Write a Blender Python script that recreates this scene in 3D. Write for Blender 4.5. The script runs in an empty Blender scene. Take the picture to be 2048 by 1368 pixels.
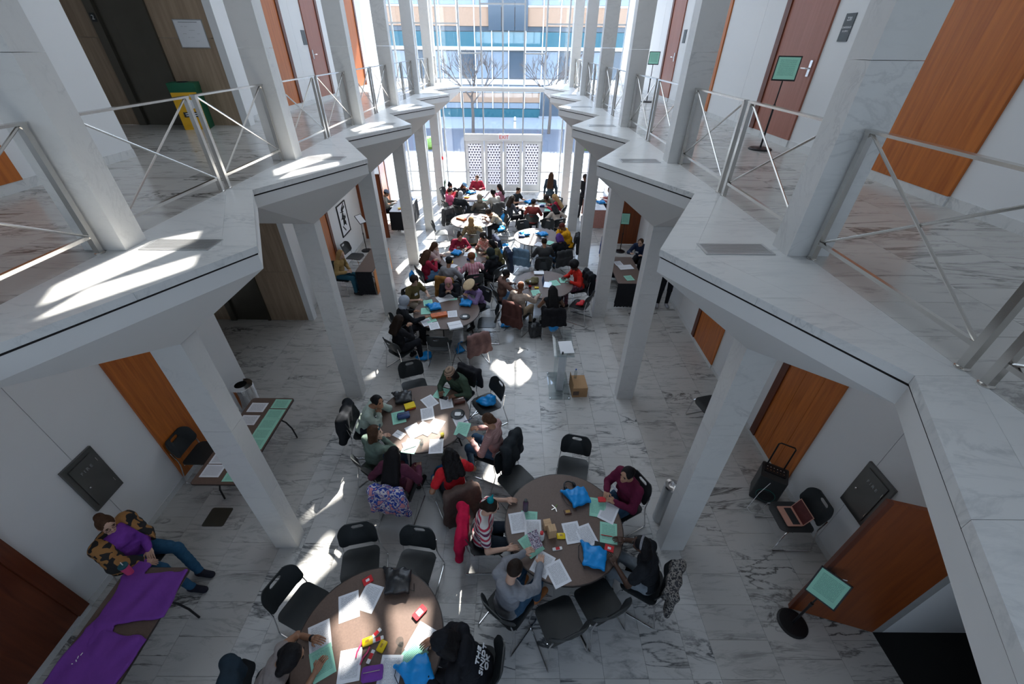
import bpy, math, random
import numpy as np
from mathutils import Vector, Matrix, Euler
sc = bpy.context.scene
C = sc.collection
random.seed(7)
PI = math.pi

# ---------------------------------------------------------------- camera, world, sun, lights, exposure
cam_d = bpy.data.cameras.new('camera'); cam = bpy.data.objects.new('camera', cam_d); C.objects.link(cam)
cam_d.sensor_width = 36; cam_d.lens = 820.85 / 2048 * 36; cam_d.clip_start = .05; cam_d.clip_end = 400
_p, _r, _y = math.radians(35.994), math.radians(.531), math.radians(.15)
_fw = Vector((math.sin(_y) * math.cos(_p), math.cos(_y) * math.cos(_p), -math.sin(_p)))
_rt = Vector((math.cos(_y), -math.sin(_y), 0)); _up = _rt.cross(_fw)
_r1 = _rt * math.cos(_r) + _up * math.sin(_r); _u1 = -_rt * math.sin(_r) + _up * math.cos(_r)
CAMP = Vector((.4224, 0, 5.767))
_m = Matrix((_r1, _u1, -_fw)).transposed().to_4x4(); _m.translation = CAMP
cam.matrix_world = _m; sc.camera = cam
def proj(p):
    v = Vector(p) - CAMP; d = max(v.dot(_fw), .01)
    return 1024 + 820.85 * v.dot(_r1) / d, 684 - 820.85 * v.dot(_u1) / d

world = bpy.data.worlds.new('sky'); sc.world = world; world.use_nodes = True
_n = world.node_tree.nodes; _l = world.node_tree.links
_bg = _n['Background']; _bg.inputs[1].default_value = 6.0
_tc = _n.new('ShaderNodeTexCoord'); _sp = _n.new('ShaderNodeSeparateXYZ'); _rp = _n.new('ShaderNodeValToRGB')
_l.new(_tc.outputs['Generated'], _sp.inputs[0]); _l.new(_sp.outputs[2], _rp.inputs[0]); _l.new(_rp.outputs[0], _bg.inputs[0])
_rp.color_ramp.elements[0].color = (.76, .87, 1, 1); _rp.color_ramp.elements[1].color = (.42, .62, 1, 1)

SUNV = Vector((-.2, -1, -.9)).normalized()
sun_d = bpy.data.lights.new('sun', 'SUN'); sun_d.energy = 20; sun_d.angle = .011; sun_d.color = (1, .95, .87)
sun = bpy.data.objects.new('sun', sun_d); C.objects.link(sun)
sun.rotation_euler = SUNV.to_track_quat('-Z', 'Y').to_euler()
sun.location = (5, 30, 30)
def area(name, loc, sx, sy, e, col=(.86, .93, 1), rot=(0, 0, 0)):
    d = bpy.data.lights.new(name, 'AREA'); d.shape = 'RECTANGLE'; d.size = sx; d.size_y = sy; d.energy = e; d.color = col
    o = bpy.data.objects.new(name, d); C.objects.link(o); o.location = loc; o.rotation_euler = rot; return o
# added fill lamps: one under the roof, two over the upper corridors
area('roof_fill', (0, 12, 8.75), 4.6, 15, 270, (.8, .9, 1))
area('corridor_fill', (-3.8, 9, 8.7), 1.2, 20, 30)
area('corridor_fill', (3.8, 9, 8.7), 1.2, 20, 30)
# the glazed end wall as a portal for the daylight
po = area('daylight_portal', (0, 20.45, 4.45), 9.7, 8.9, 1, rot=(PI / 2, 0, 0)); po.rotation_euler = (-PI / 2, 0, 0); po.data.cycles.is_portal = True
po = area('daylight_portal', (0, -3.55, 6.2), 9.7, .8, 1); po.rotation_euler = (PI / 2, 0, 0); po.data.cycles.is_portal = True
po = area('daylight_portal', (0, -3.55, 2.0), 9.7, .5, 1); po.rotation_euler = (PI / 2, 0, 0); po.data.cycles.is_portal = True
for sx_ in (-1, 1): area('soffit_fill', (sx_ * 3.85, 9, 3.5), .5, 18, 14, (.95, .97, 1))  # added fill lamps under the soffits to lift the lower walls
sc.view_settings.view_transform = 'Standard'; sc.view_settings.look = 'None'
sc.view_settings.gamma = 1; sc.view_settings.use_curve_mapping = False
sc.view_settings.exposure = .15
sc.cycles.use_denoising = True
sc.cycles.max_bounces = 6; sc.cycles.diffuse_bounces = 3; sc.cycles.glossy_bounces = 2; sc.cycles.transparent_max_bounces = 12
sc.cycles.sample_clamp_indirect = 6; sc.cycles.use_adaptive_sampling = True; sc.cycles.adaptive_threshold = .04
sc.cycles.caustics_reflective = False; sc.cycles.caustics_refractive = False

# ---------------------------------------------------------------- materials
MATS = {}
def nt(name):
    m = bpy.data.materials.new(name); m.use_nodes = True; MATS[name] = m
    return m, m.node_tree.nodes, m.node_tree.links, m.node_tree.nodes['Principled BSDF']
def N(n, t, **kw):
    o = n.new(t)
    for k, v in kw.items(): setattr(o, k, v)
    return o
def mixc(n, l, fac, a, b):
    x = n.new('ShaderNodeMix'); x.data_type = 'RGBA'
    for s, v in ((x.inputs[0], fac), (x.inputs[6], a), (x.inputs[7], b)):
        if isinstance(v, (int, float)): s.default_value = v
        elif isinstance(v, tuple): s.default_value = v if len(v) == 4 else v + (1,)
        else: l.new(v, s)
    return x.outputs[2]
def math_(n, l, op, a, b=None, c=None):
    x = n.new('ShaderNodeMath'); x.operation = op
    for i, v in enumerate((a, b, c)):
        if v is None: continue
        if isinstance(v, (int, float)): x.inputs[i].default_value = v
        else: l.new(v, x.inputs[i])
    return x.outputs[0]
def mat(name, col, rough=.55, metal=0, var=.12, scale=9., bump=0., spec=.5):
    if name in MATS: return MATS[name]
    m, n, l, b = nt(name)
    tc = N(n, 'ShaderNodeTexCoord'); no = N(n, 'ShaderNodeTexNoise'); no.inputs['Scale'].default_value = scale; no.inputs['Detail'].default_value = 4
    l.new(tc.outputs['Object'], no.inputs['Vector'])
    lo = tuple(c * (1 - var) for c in col); hi = tuple(min(1, c * (1 + var)) for c in col)
    l.new(mixc(n, l, no.outputs['Fac'], lo, hi), b.inputs['Base Color'])
    b.inputs['Roughness'].default_value = rough; b.inputs['Metallic'].default_value = metal
    b.inputs['Specular IOR Level'].default_value = spec
    if bump:
        bp = N(n, 'ShaderNodeBump'); bp.inputs['Strength'].default_value = bump; bp.inputs['Distance'].default_value = .02
        l.new(no.outputs['Fac'], bp.inputs['Height']); l.new(bp.outputs[0], b.inputs['Normal'])
    return m
def marble(name, base, vein, amount=.5, rot=0., rough=.22, sc_=1.0, tint=.06):
    m, n, l, b = nt(name)
    tc = N(n, 'ShaderNodeTexCoord'); oi = N(n, 'ShaderNodeObjectInfo'); ge = N(n, 'ShaderNodeNewGeometry')
    rnd = math_(n, l, 'ADD', oi.outputs['Random'], ge.outputs['Random Per Island'])
    off = math_(n, l, 'MULTIPLY', rnd, 57.3)
    cb = N(n, 'ShaderNodeCombineXYZ')
    for i in range(3): l.new(off, cb.inputs[i])
    va = N(n, 'ShaderNodeVectorMath', operation='ADD'); l.new(tc.outputs['Object'], va.inputs[0]); l.new(cb.outputs[0], va.inputs[1])
    mp = N(n, 'ShaderNodeMapping'); mp.inputs['Rotation'].default_value = (0, 0, rot); mp.inputs['Scale'].default_value = (.55 * sc_, 2.3 * sc_, 1.3 * sc_)
    l.new(va.outputs[0], mp.inputs[0])
    n1 = N(n, 'ShaderNodeTexNoise'); n1.inputs['Scale'].default_value = 1.4; n1.inputs['Detail'].default_value = 9; n1.inputs['Roughness'].default_value = .62; n1.inputs['Distortion'].default_value = 1.6
    l.new(mp.outputs[0], n1.inputs['Vector'])
    # thin veins where the noise crosses one half
    d = math_(n, l, 'ABSOLUTE', math_(n, l, 'SUBTRACT', n1.outputs['Fac'], .5))
    v = N(n, 'ShaderNodeMapRange'); v.inputs[1].default_value = 0; v.inputs[2].default_value = .035; v.inputs[3].default_value = 1; v.inputs[4].default_value = 0
    l.new(d, v.inputs[0])
    n2 = N(n, 'ShaderNodeTexNoise'); n2.inputs['Scale'].default_value = .9; n2.inputs['Detail'].default_value = 3
    l.new(mp.outputs[0], n2.inputs['Vector'])
    pm = N(n, 'ShaderNodeMapRange'); pm.inputs[1].default_value = .45; pm.inputs[2].default_value = .72
    l.new(n2.outputs['Fac'], pm.inputs[0])
    vm = math_(n, l, 'MULTIPLY', v.outputs[0], math_(n, l, 'MULTIPLY', pm.outputs[0], amount * 1.5))
    n3 = N(n, 'ShaderNodeTexNoise'); n3.inputs['Scale'].default_value = 5; n3.inputs['Detail'].default_value = 8; n3.inputs['Roughness'].default_value = .7; n3.inputs['Distortion'].default_value = .8
    l.new(mp.outputs[0], n3.inputs['Vector'])
    cl = N(n, 'ShaderNodeMapRange'); cl.inputs[1].default_value = .53; cl.inputs[2].default_value = .78
    l.new(n3.outputs['Fac'], cl.inputs[0])
    sm = math_(n, l, 'MULTIPLY', cl.outputs[0], amount * .8)
    t = math_(n, l, 'MINIMUM', math_(n, l, 'ADD', vm, sm), 1.0)
    tone = math_(n, l, 'MULTIPLY', math_(n, l, 'FRACT', math_(n, l, 'MULTIPLY', rnd, 13.7)), tint)
    bs = mixc(n, l, tone, base, tuple(c * .35 for c in base))
    l.new(mixc(n, l, t, bs, vein), b.inputs['Base Color'])
    b.inputs['Roughness'].default_value = rough
    return m
def wood(name, a, bcol, axis=2, rough=.35):
    m, n, l, b = nt(name)
    tc = N(n, 'ShaderNodeTexCoord'); mp = N(n, 'ShaderNodeMapping'); s = [14, 14, 14]; s[axis] = .9; mp.inputs['Scale'].default_value = s
    l.new(tc.outputs['Object'], mp.inputs[0])
    n1 = N(n, 'ShaderNodeTexNoise'); n1.inputs['Scale'].default_value = 1.5; n1.inputs['Detail'].default_value = 7; n1.inputs['Distortion'].default_value = .6
    l.new(mp.outputs[0], n1.inputs['Vector'])
    cr = N(n, 'ShaderNodeMapRange'); cr.inputs[1].default_value = .3; cr.inputs[2].default_value = .7; l.new(n1.outputs['Fac'], cr.inputs[0])
    l.new(mixc(n, l, cr.outputs[0], a, bcol), b.inputs['Base Color']); b.inputs['Roughness'].default_value = rough
    return m
def printed(name, paper, ink=(.12, .12, .14), rows=26, frac=.8):
    """sheet with rows of small print, in the sheet's own generated coordinates"""
    m, n, l, b = nt(name)
    tc = N(n, 'ShaderNodeTexCoord'); sp = N(n, 'ShaderNodeSeparateXYZ'); l.new(tc.outputs['Generated'], sp.inputs[0])
    row = math_(n, l, 'LESS_THAN', math_(n, l, 'FRACT', math_(n, l, 'MULTIPLY', sp.outputs[1], rows)), .42)
    no = N(n, 'ShaderNodeTexNoise'); no.inputs['Scale'].default_value = 1; no.inputs['Detail'].default_value = 2
    mp = N(n, 'ShaderNodeMapping'); mp.inputs['Scale'].default_value = (40, rows, 1); l.new(tc.outputs['Generated'], mp.inputs[0]); l.new(mp.outputs[0], no.inputs['Vector'])
    wd = math_(n, l, 'GREATER_THAN', no.outputs['Fac'], .42)
    mx = math_(n, l, 'MULTIPLY', math_(n, l, 'GREATER_THAN', sp.outputs[0], .12), math_(n, l, 'LESS_THAN', sp.outputs[0], .88))
    my = math_(n, l, 'MULTIPLY', math_(n, l, 'GREATER_THAN', sp.outputs[1], 1 - frac - .08), math_(n, l, 'LESS_THAN', sp.outputs[1], .9))
    oi = N(n, 'ShaderNodeObjectInfo')
    f = math_(n, l, 'MULTIPLY', math_(n, l, 'MULTIPLY', row, wd), math_(n, l, 'MULTIPLY', mx, my))
    l.new(mixc(n, l, math_(n, l, 'MULTIPLY', f, .7), paper, ink), b.inputs['Base Color']); b.inputs['Roughness'].default_value = .7
    return m
def pattern(name, cols, kind, scale=10., rough=.8, axis=2):
    """cloth patterns: stripes along an axis, blotches, check"""
    m, n, l, b = nt(name)
    tc = N(n, 'ShaderNodeTexCoord'); sp = N(n, 'ShaderNodeSeparateXYZ'); l.new(tc.outputs['Object'], sp.inputs[0])
    if kind == 'stripe':
        f = math_(n, l, 'FRACT', math_(n, l, 'MULTIPLY', sp.outputs[axis], scale))
    else:
        no = N(n, 'ShaderNodeTexNoise'); no.inputs['Scale'].default_value = scale; no.inputs['Detail'].default_value = 1; no.inputs['Distortion'].default_value = .4
        l.new(tc.outputs['Object'], no.inputs['Vector']); mr = N(n, 'ShaderNodeMapRange'); mr.inputs[1].default_value = .3; mr.inputs[2].default_value = .7
        l.new(no.outputs['Fac'], mr.inputs[0]); f = mr.outputs[0]
    cr = N(n, 'ShaderNodeValToRGB'); cr.color_ramp.interpolation = 'CONSTANT'; l.new(f, cr.inputs[0])
    while len(cr.color_ramp.elements) < len(cols): cr.color_ramp.elements.new(.5)
    for i, c in enumerate(cols):
        e = cr.color_ramp.elements[i]; e.position = i / len(cols); e.color = c + (1,)
    l.new(cr.outputs[0], b.inputs['Base Color']); b.inputs['Roughness'].default_value = rough
    return m
def cloth(col, name=None):
    k = name or 'cloth_%02x%02x%02x' % tuple(int(255 * min(1, c)) for c in col)
    return mat(k, col, .85, 0, .22, 22., .25, .2)

marble('floor_marble_aisle', (.58, .575, .56), (.10, .105, .11), .9, PI / 2 - .35, .2, .72)
marble('floor_marble_side', (.53, .515, .49), (.11, .105, .10), .9, .08, .2, .72)
marble('white_marble', (.70, .70, .69), (.30, .32, .33), .42, .5, .3)
marble('column_marble', (.66, .655, .64), (.36, .36, .36), .26, .9, .35, 1.4, .03)
mat('joint', (.33, .33, .32), .8); mat('wall_white', (.78, .785, .79), .6, 0, .015, 2); mat('soffit_white', (.66, .655, .645), .7, 0, .015, 2)
mat('shadow_gap', (.035, .03, .03), .8)  # near black painted in for the shade in gaps and behind slats
wood('door_orange', (.58, .17, .025), (.38, .095, .013)); wood('door_brown', (.16, .038, .014), (.095, .021, .009)); wood('door_rose', (.36, .13, .085), (.30, .10, .06))
wood('travertine', (.42, .31, .215), (.30, .215, .145), 2, .45)
mat('steel', (.62, .60, .57), .22, 1, .05); mat('chrome', (.75, .75, .76), .14, 1, .03); mat('dark_steel', (.13, .12, .10), .35, .8, .15, 3)
mat('aluminium', (.55, .56, .57), .35, .85, .05); mat('mullion_grey', (.42, .43, .44), .4, .3, .05)
mat('black_plastic', (.018, .022, .024), .42, 0, .2); mat('black_metal', (.012, .012, .014), .4, .3); mat('black_rubber', (.01, .01, .011), .8)
mat('table_brown', (.135, .088, .068), .5, 0, .25, 60); mat('table_edge', (.03, .022, .02), .5); mat('cardboard', (.46, .27, .13), .8)
mat('paper_white', (.82, .83, .86), .7, 0, .02); mat('paper_mint', (.36, .70, .56), .7, 0, .04)
printed('print_white', (.82, .83, .87)); printed('print_mint', (.33, .68, .53), (.08, .25, .2), 22, .75)
mat('bag_blue', (.0, .27, .70), .45, 0, .15, 12, .3); mat('cord_white', (.8, .8, .8), .6)
mat('red_card', (.62, .012, .02), .45); mat('yellow_wrap', (.85, .60, .01), .35); mat('white_plastic', (.8, .8, .8), .4); mat('purple_cloth', (.19, .045, .34), .85, 0, .15, 14, .2)
mat('green_dark', (.0, .10, .045), .5); mat('gold_yellow', (.78, .42, .01), .5); mat('plate_grey', (.085, .10, .11), .5); mat('fire_steel', (.19, .19, .185), .32, .85, .2, 3)
mat('teal', (.008, .085, .11), .5, 0, .1); mat('tan_brick', (.33, .205, .13), .8, 0, .2, 6); mat('snow', (.82, .84, .88), .8, 0, .04); mat('asphalt', (.09, .09, .10), .9); mat('bark', (.11, .085, .07), .9, 0, .2)
mat('pane_dark', (.05, .07, .09), .15); mat('pane_pale', (.20, .235, .27), .25); mat('concrete', (.27, .275, .28), .8); mat('leaf_green', (.16, .26, .05), .7, 0, .4, 5)
mat('rose_gold', (.70, .38, .29), .35, .4); mat('exit_red', (.8, .05, .02), .5); mat('black_cloth', (.012, .013, .018), .9, 0, .3, 15, .2); mat('wood_block', (.62, .40, .22), .6, 0, .15, 20); mat('mat_black', (.006, .007, .007), .95)
mat('bottle_purple', (.10, .05, .10), .25); mat('amber', (.45, .25, .03), .3); mat('gum_pink', (.7, .08, .2), .5); mat('denim', (.03, .085, .16), .85, 0, .25, 30, .2); mat('floor_plate', (.05, .045, .03), .5)
def glassmat(name, tint, gl):
    m, n, l, b = nt(name); n.remove(b)
    t = N(n, 'ShaderNodeBsdfTransparent'); t.inputs[0].default_value = tint + (1,); g = N(n, 'ShaderNodeBsdfGlossy'); g.inputs['Roughness'].default_value = .03
    mx = N(n, 'ShaderNodeMixShader'); mx.inputs[0].default_value = gl
    l.new(t.outputs[0], mx.inputs[1]); l.new(g.outputs[0], mx.inputs[2]); l.new(mx.outputs[0], n['Material Output'].inputs[0]); return m
glassmat('glass', (.95, .97, .98), .05); glassmat('acrylic', (.86, .90, .91), .12)
def filmmat():
    m, n, l, b = nt('door_film')
    tc = N(n, 'ShaderNodeTexCoord'); sp = N(n, 'ShaderNodeSeparateXYZ'); l.new(tc.outputs['Object'], sp.inputs[0])
    z = math_(n, l, 'MULTIPLY', sp.outputs[2], 9.); fz = math_(n, l, 'FRACT', z)
    sh = math_(n, l, 'MULTIPLY', math_(n, l, 'FLOOR', z), .5)
    u = math_(n, l, 'ABSOLUTE', math_(n, l, 'SUBTRACT', math_(n, l, 'FRACT', math_(n, l, 'ADD', math_(n, l, 'MULTIPLY', sp.outputs[0], 8.), sh)), .5))
    tri = math_(n, l, 'LESS_THAN', u, math_(n, l, 'MULTIPLY', math_(n, l, 'SUBTRACT', fz, .25), .55))
    b.inputs['Base Color'].default_value = (.8, .8, .84, 1); b.inputs['Roughness'].default_value = .6
    t2 = N(n, 'ShaderNodeBsdfDiffuse'); t2.inputs[0].default_value = (.10, .10, .12, 1)
    tl = N(n, 'ShaderNodeBsdfTranslucent'); tl.inputs[0].default_value = (.45, .45, .48, 1)
    m1 = N(n, 'ShaderNodeMixShader'); m1.inputs[0].default_value = .6; l.new(b.outputs[0], m1.inputs[1]); l.new(tl.outputs[0], m1.inputs[2])
    m2 = N(n, 'ShaderNodeMixShader'); l.new(tri, m2.inputs[0]); l.new(m1.outputs[0], m2.inputs[1]); l.new(t2.outputs[0], m2.inputs[2])
    l.new(m2.outputs[0], n['Material Output'].inputs[0])
filmmat()

wood('door_leaf_red', (.25, .062, .013), (.17, .038, .009))
# ---------------------------------------------------------------- mesh helpers
class MB:
    """collects primitives, builds one mesh object"""
    def __init__(s): s.v = []; s.f = []; s.sm = False
    def add(s, vs, fs):
        o = len(s.v); s.v += [tuple(v) for v in vs]; s.f += [tuple(i + o for i in f) for f in fs]; return s
    def box(s, a, b):
        (x0, y0, z0), (x1, y1, z1) = a, b
        return s.add([(x0, y0, z0), (x1, y0, z0), (x1, y1, z0), (x0, y1, z0), (x0, y0, z1), (x1, y0, z1), (x1, y1, z1), (x0, y1, z1)],
                     [(0, 3, 2, 1), (4, 5, 6, 7), (0, 1, 5, 4), (1, 2, 6, 5), (2, 3, 7, 6), (3, 0, 4, 7)])
    def cbox(s, c, d, rz=0., rx=0., ry=0.):
        m = Euler((rx, ry, rz)).to_matrix(); h = Vector(d) / 2; o = len(s.v); s.box(-h, h)
        for i in range(o, len(s.v)): s.v[i] = tuple(m @ Vector(s.v[i]) + Vector(c))
        return s
    def prism(s, poly, z0, z1):
        n = len(poly)
        ar = sum(poly[i][0] * poly[(i + 1) % n][1] - poly[(i + 1) % n][0] * poly[i][1] for i in range(n))
        if ar < 0: poly = poly[::-1]
        return s.add([(x, y, z0) for x, y in poly] + [(x, y, z1) for x, y in poly],
                     [tuple(range(n))[::-1], tuple(range(n, 2 * n))] + [(i, (i + 1) % n, n + (i + 1) % n, n + i) for i in range(n)])
    def tube(s, pts, r, seg=8, cap=True):
        pts = [Vector(p) for p in pts]; rs = r if isinstance(r, (list, tuple)) else [r] * len(pts)
        o = len(s.v); n = len(pts); up = None; vs = []
        for i, p in enumerate(pts):
            d = (pts[min(i + 1, n - 1)] - pts[max(i - 1, 0)]).normalized()
            if up is None: up = d.orthogonal().normalized()
            up = (up - d * up.dot(d)); up = up.normalized() if up.length > 1e-5 else d.orthogonal().normalized()
            sd = d.cross(up)
            vs += [p + (up * math.cos(2 * PI * k / seg) + sd * math.sin(2 * PI * k / seg)) * rs[i] for k in range(seg)]
        fs = [(i * seg + k, i * seg + (k + 1) % seg, (i + 1) * seg + (k + 1) % seg, (i + 1) * seg + k) for i in range(n - 1) for k in range(seg)]
        if cap: fs += [tuple(range(seg))[::-1], tuple(range((n - 1) * seg, n * seg))]
        s.sm = True
        return s.add(vs, fs)
    def lathe(s, prof, seg=24, c=(0, 0, 0), cap=True):
        vs = [(c[0] + r * math.cos(2 * PI * k / seg), c[1] + r * math.sin(2 * PI * k / seg), c[2] + z) for r, z in prof for k in range(seg)]
        n = len(prof)
        fs = [(i * seg + k, i * seg + (k + 1) % seg, (i + 1) * seg + (k + 1) % seg, (i + 1) * seg + k) for i in range(n - 1) for k in range(seg)]
        if cap: fs += [tuple(range(seg))[::-1], tuple(range((n - 1) * seg, n * seg))]
        return s.add(vs, fs)
    def mesh(s, name='m'):
        me = bpy.data.meshes.new(name); me.from_pydata(s.v, [], s.f); me.update()
        if s.sm: me.polygons.foreach_set('use_smooth', [True] * len(me.polygons)); me.set_sharp_from_angle(angle=.7)
        return me
    def build(s, name, m, parent=None, loc=None, rz=0.):
        return put(name, s.mesh(name), m, parent, loc, rz)
def put(name, me, m, parent=None, loc=None, rz=0.):
    o = bpy.data.objects.new(name, me); C.objects.link(o)
    mm = MATS[m] if isinstance(m, str) else m
    if mm is not None:
        if len(me.materials) == 0: me.materials.append(mm)
        elif me.materials[0] != mm: o.material_slots[0].link = 'OBJECT'; o.material_slots[0].material = mm
    if parent is not None: o.parent = parent
    if loc is not None: o.location = loc
    if rz: o.rotation_euler = (0, 0, rz)
    return o
def empty(name, loc=(0, 0, 0), rz=0., label=None, cat=None, group=None, kind=None):
    o = bpy.data.objects.new(name, None); C.objects.link(o); o.location = loc; o.rotation_euler = (0, 0, rz); o.empty_display_size = .1
    return tag(o, label, cat, group, kind)
def tag(o, label=None, cat=None, group=None, kind=None):
    for k, v in (('label', label), ('category', cat), ('group', group), ('kind', kind)):
        if v: o[k] = v
    return o
def copy_tree(o, parent=None):
    c = o.copy(); C.objects.link(c); c.parent = parent
    for ch in list(o.children): copy_tree(ch, c)
    return c
def rrect(w, d, r, seg=5):
    pts = []
    for cx, cy, a0 in ((w / 2 - r, d / 2 - r, 0), (-w / 2 + r, d / 2 - r, PI / 2), (-w / 2 + r, -d / 2 + r, PI), (w / 2 - r, -d / 2 + r, 1.5 * PI)):
        pts += [(cx + r * math.cos(a0 + PI / 2 * i / seg), cy + r * math.sin(a0 + PI / 2 * i / seg)) for i in range(seg + 1)]
    return pts
def text_mesh(txt, size, depth=.002, align='CENTER'):
    cu = bpy.data.curves.new('t', 'FONT'); cu.body = txt; cu.size = size; cu.extrude = depth; cu.align_x = align; cu.align_y = 'CENTER'; cu.resolution_u = 2
    o = bpy.data.objects.new('t', cu); C.objects.link(o)
    me = bpy.data.meshes.new_from_object(o.evaluated_get(bpy.context.evaluated_depsgraph_get()))
    bpy.data.objects.remove(o); return me
def lettering(txt, size, m, parent, loc, rot, depth=.002):
    o = put('lettering', text_mesh(txt, size, depth), m, parent, loc); o.rotation_euler = rot; return o

# ---------------------------------------------------------------- large structure
ZB, S, YT, XW, YG, ZR = 4.455, 3.05, 3.075, 4.85, 20.3, 8.9
ZC, ZF = 3.56, ZB - .195
def struct(o, label=None): 
    o['kind'] = 'structure'
    if label: o['label'] = label
    return o
TILE = {}
def tiles(parent, cells, z, mname, cut):
    """cells: (x0,y0,x1,y1); those with y0<cut are objects, the others one joined part"""
    far = MB(); g = .0014
    for x0, y0, x1, y1 in cells:
        w, d = round(x1 - x0, 3), round(y1 - y0, 3)
        if y0 < cut and proj(((x0 + x1) / 2, y1, z))[1] < 1480 and y1 > .3:
            k = (w, d, mname)
            if k not in TILE:
                m = MB(); m.box((-w / 2 + g, -d / 2 + g, -.02), (w / 2 - g, d / 2 - g, 0)); TILE[k] = m.mesh('tile')
            put('tile', TILE[k], mname, parent, ((x0 + x1) / 2, (y0 + y1) / 2, z))
        else: far.box((x0 + g, y0 + g, z - .02), (x1 - g, y1 - g, z))
    if far.v: tag(far.build('tile_field', mname, parent), kind='stuff')
fl = MB(); fl.box((-7.6, -3.5, -.3), (XW, YG + .3, -.012)); floor = struct(fl.build('floor', 'joint'), 'grey and white marble slab floor of the hall')
cells = [(-2.5 + .5 * i, -.015 + .7625 * j, -2 + .5 * i, .7475 + .7625 * j) for i in range(10) for j in range(-4, 27)]
tiles(floor, [c for c in cells if c[1] < YG], 0, 'floor_marble_aisle', 7.5)
strips = [(s * 2.82 if s < 0 else 2.5, -.015 + .7625 * j, -2.5 if s < 0 else 2.82, .7475 + .7625 * j) for s in (-1, 1) for j in range(-4, 27)]
tiles(floor, strips, 0, 'floor_marble_aisle', 7.5)
side = []
for s in (-1, 1):
    for ci, (a, b) in enumerate(((2.82, 3.53), (3.53, 4.3), (4.3, XW))):
        for j in range(-8, 55):
            y = -.015 + .38125 * j + (.19 if ci % 2 else 0)
            if y < YG: side.append((a, y, b, y + .38125) if s > 0 else (-b, y, -a, y + .38125))
side += [(-XW - .9 * i - .9, 6.15 + .3857 * j, -XW - .9 * i, 6.15 + .3857 * (j + 1)) for i in range(3) for j in range(7)]
tiles(floor, side, 0, 'floor_marble_side', 8.2)

# balconies: marble tops, fascia, folded soffit
for s in (-1, 1):
    nm = 'left' if s < 0 else 'right'
    core = MB(); sof = MB()
    P = lambda x, y, z: (s * x, y, z)
    bal = None
    pieces = []
    for k in range(-2, 6):
        y = YT + S * k; h = S / 2
        T, N0, N1 = (1.6, y), (2.42, y - h), (2.42, y + h)
        c = .28; Ti, I0, I1 = (1.6 + c, y), (2.42 + c, y - h), (2.42 + c, y + h)
        mid = lambda p, q, t: (p[0] + (q[0] - p[0]) * t, p[1] + (q[1] - p[1]) * t)
        for NN, II in ((N0, I0), (N1, I1)):
            for t0, t1 in ((0, .5), (.5, 1)):
                pieces.append((k, [mid(T, NN, t0), mid(T, NN, t1), mid(Ti, II, t1), mid(Ti, II, t0)]))
        pieces.append((k, [Ti, I0, (2.7, y)])); pieces.append((k, [Ti, I1, (2.7, y)]))
        core.prism([(s * px, py) for px, py in ((1.64, y), (2.45, y - h), (XW, y - h), (XW, y + h), (2.45, y + h))], ZB - .18, ZB - .068)
        t1, n0, n1 = P(1.615, y, ZF), P(2.43, y - h, ZF), P(2.43, y + h, ZF)
        t1u, n0u, n1u = P(1.615, y, ZB - .072), P(2.43, y - h, ZB - .072), P(2.43, y + h, ZB - .072)
        cn, cf, wn, wf = P(2.55, y - .11, ZC), P(2.55, y + .11, ZC), P(XW, y - .11, ZC), P(XW, y + .11, ZC)
        w0, w1 = P(XW, y - h, ZF), P(XW, y + h, ZF)
        sof.add([t1, n0, n1, t1u, n0u, n1u, cn, cf, wn, wf, w0, w1],
                [(3, 4, 1, 0), (3, 0, 2, 5), (0, 1, 6), (0, 6, 7), (0, 7, 2), (1, 10, 8, 6), (7, 9, 11, 2), (6, 8, 9, 7)])
    bal = struct(core.build('balcony_' + nm, 'shadow_gap'), 'zigzag marble balcony on the %s side of the hall' % nm)
    struct(sof.build('ceiling_' + nm, 'soffit_white'), 'white folded soffit under the %s balcony' % nm)
    for k, poly in pieces:
        cx = sum(p[0] for p in poly) / len(poly); cy = sum(p[1] for p in poly) / len(poly)
        pp = [(cx + (x - cx) * .997 - cx, cy + (yy - cy) * .997 - cy) for x, yy in poly]
        MB().prism([(s * x, yy) for x, yy in pp], -.055, 0).build('edge_slab', 'white_marble', bal, (s * cx, cy, ZB))
    lip = MB()
    ur = []
    for ci, (a, b) in enumerate(((2.7, 3.42), (3.42, 4.13), (4.13, XW))):
        for j in range(-8, 55):
            y = -.015 + .38125 * j + (.19 if ci % 2 else 0)
            if y < YG: ur.append((a, y, b, y + .38125) if s > 0 else (-b, y, -a, y + .38125))
    if s < 0: ur += [(-XW - .9 * i - .9, 6.15 + .3857 * j, -XW - .9 * i, 6.15 + .3857 * (j + 1)) for i in range(3) for j in range(7)]
    tiles(bal, ur, ZB, 'floor_marble_side', 8.)
sl = MB(); sl.box((-7.6, 6.15, ZB - .3), (-XW, 8.85, ZB - .012)); struct(sl.build('balcony_recess', 'joint'), 'floor slab of the lift lobby upstairs')
# end ledge along the glass
ld = MB(); ld.box((-2.5, YG - .45, ZB - .3), (2.5, YG - .06, ZB - .16)); struct(ld.build('trim_1', 'soffit_white'), 'white ledge across the glass wall at balcony level')

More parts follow.
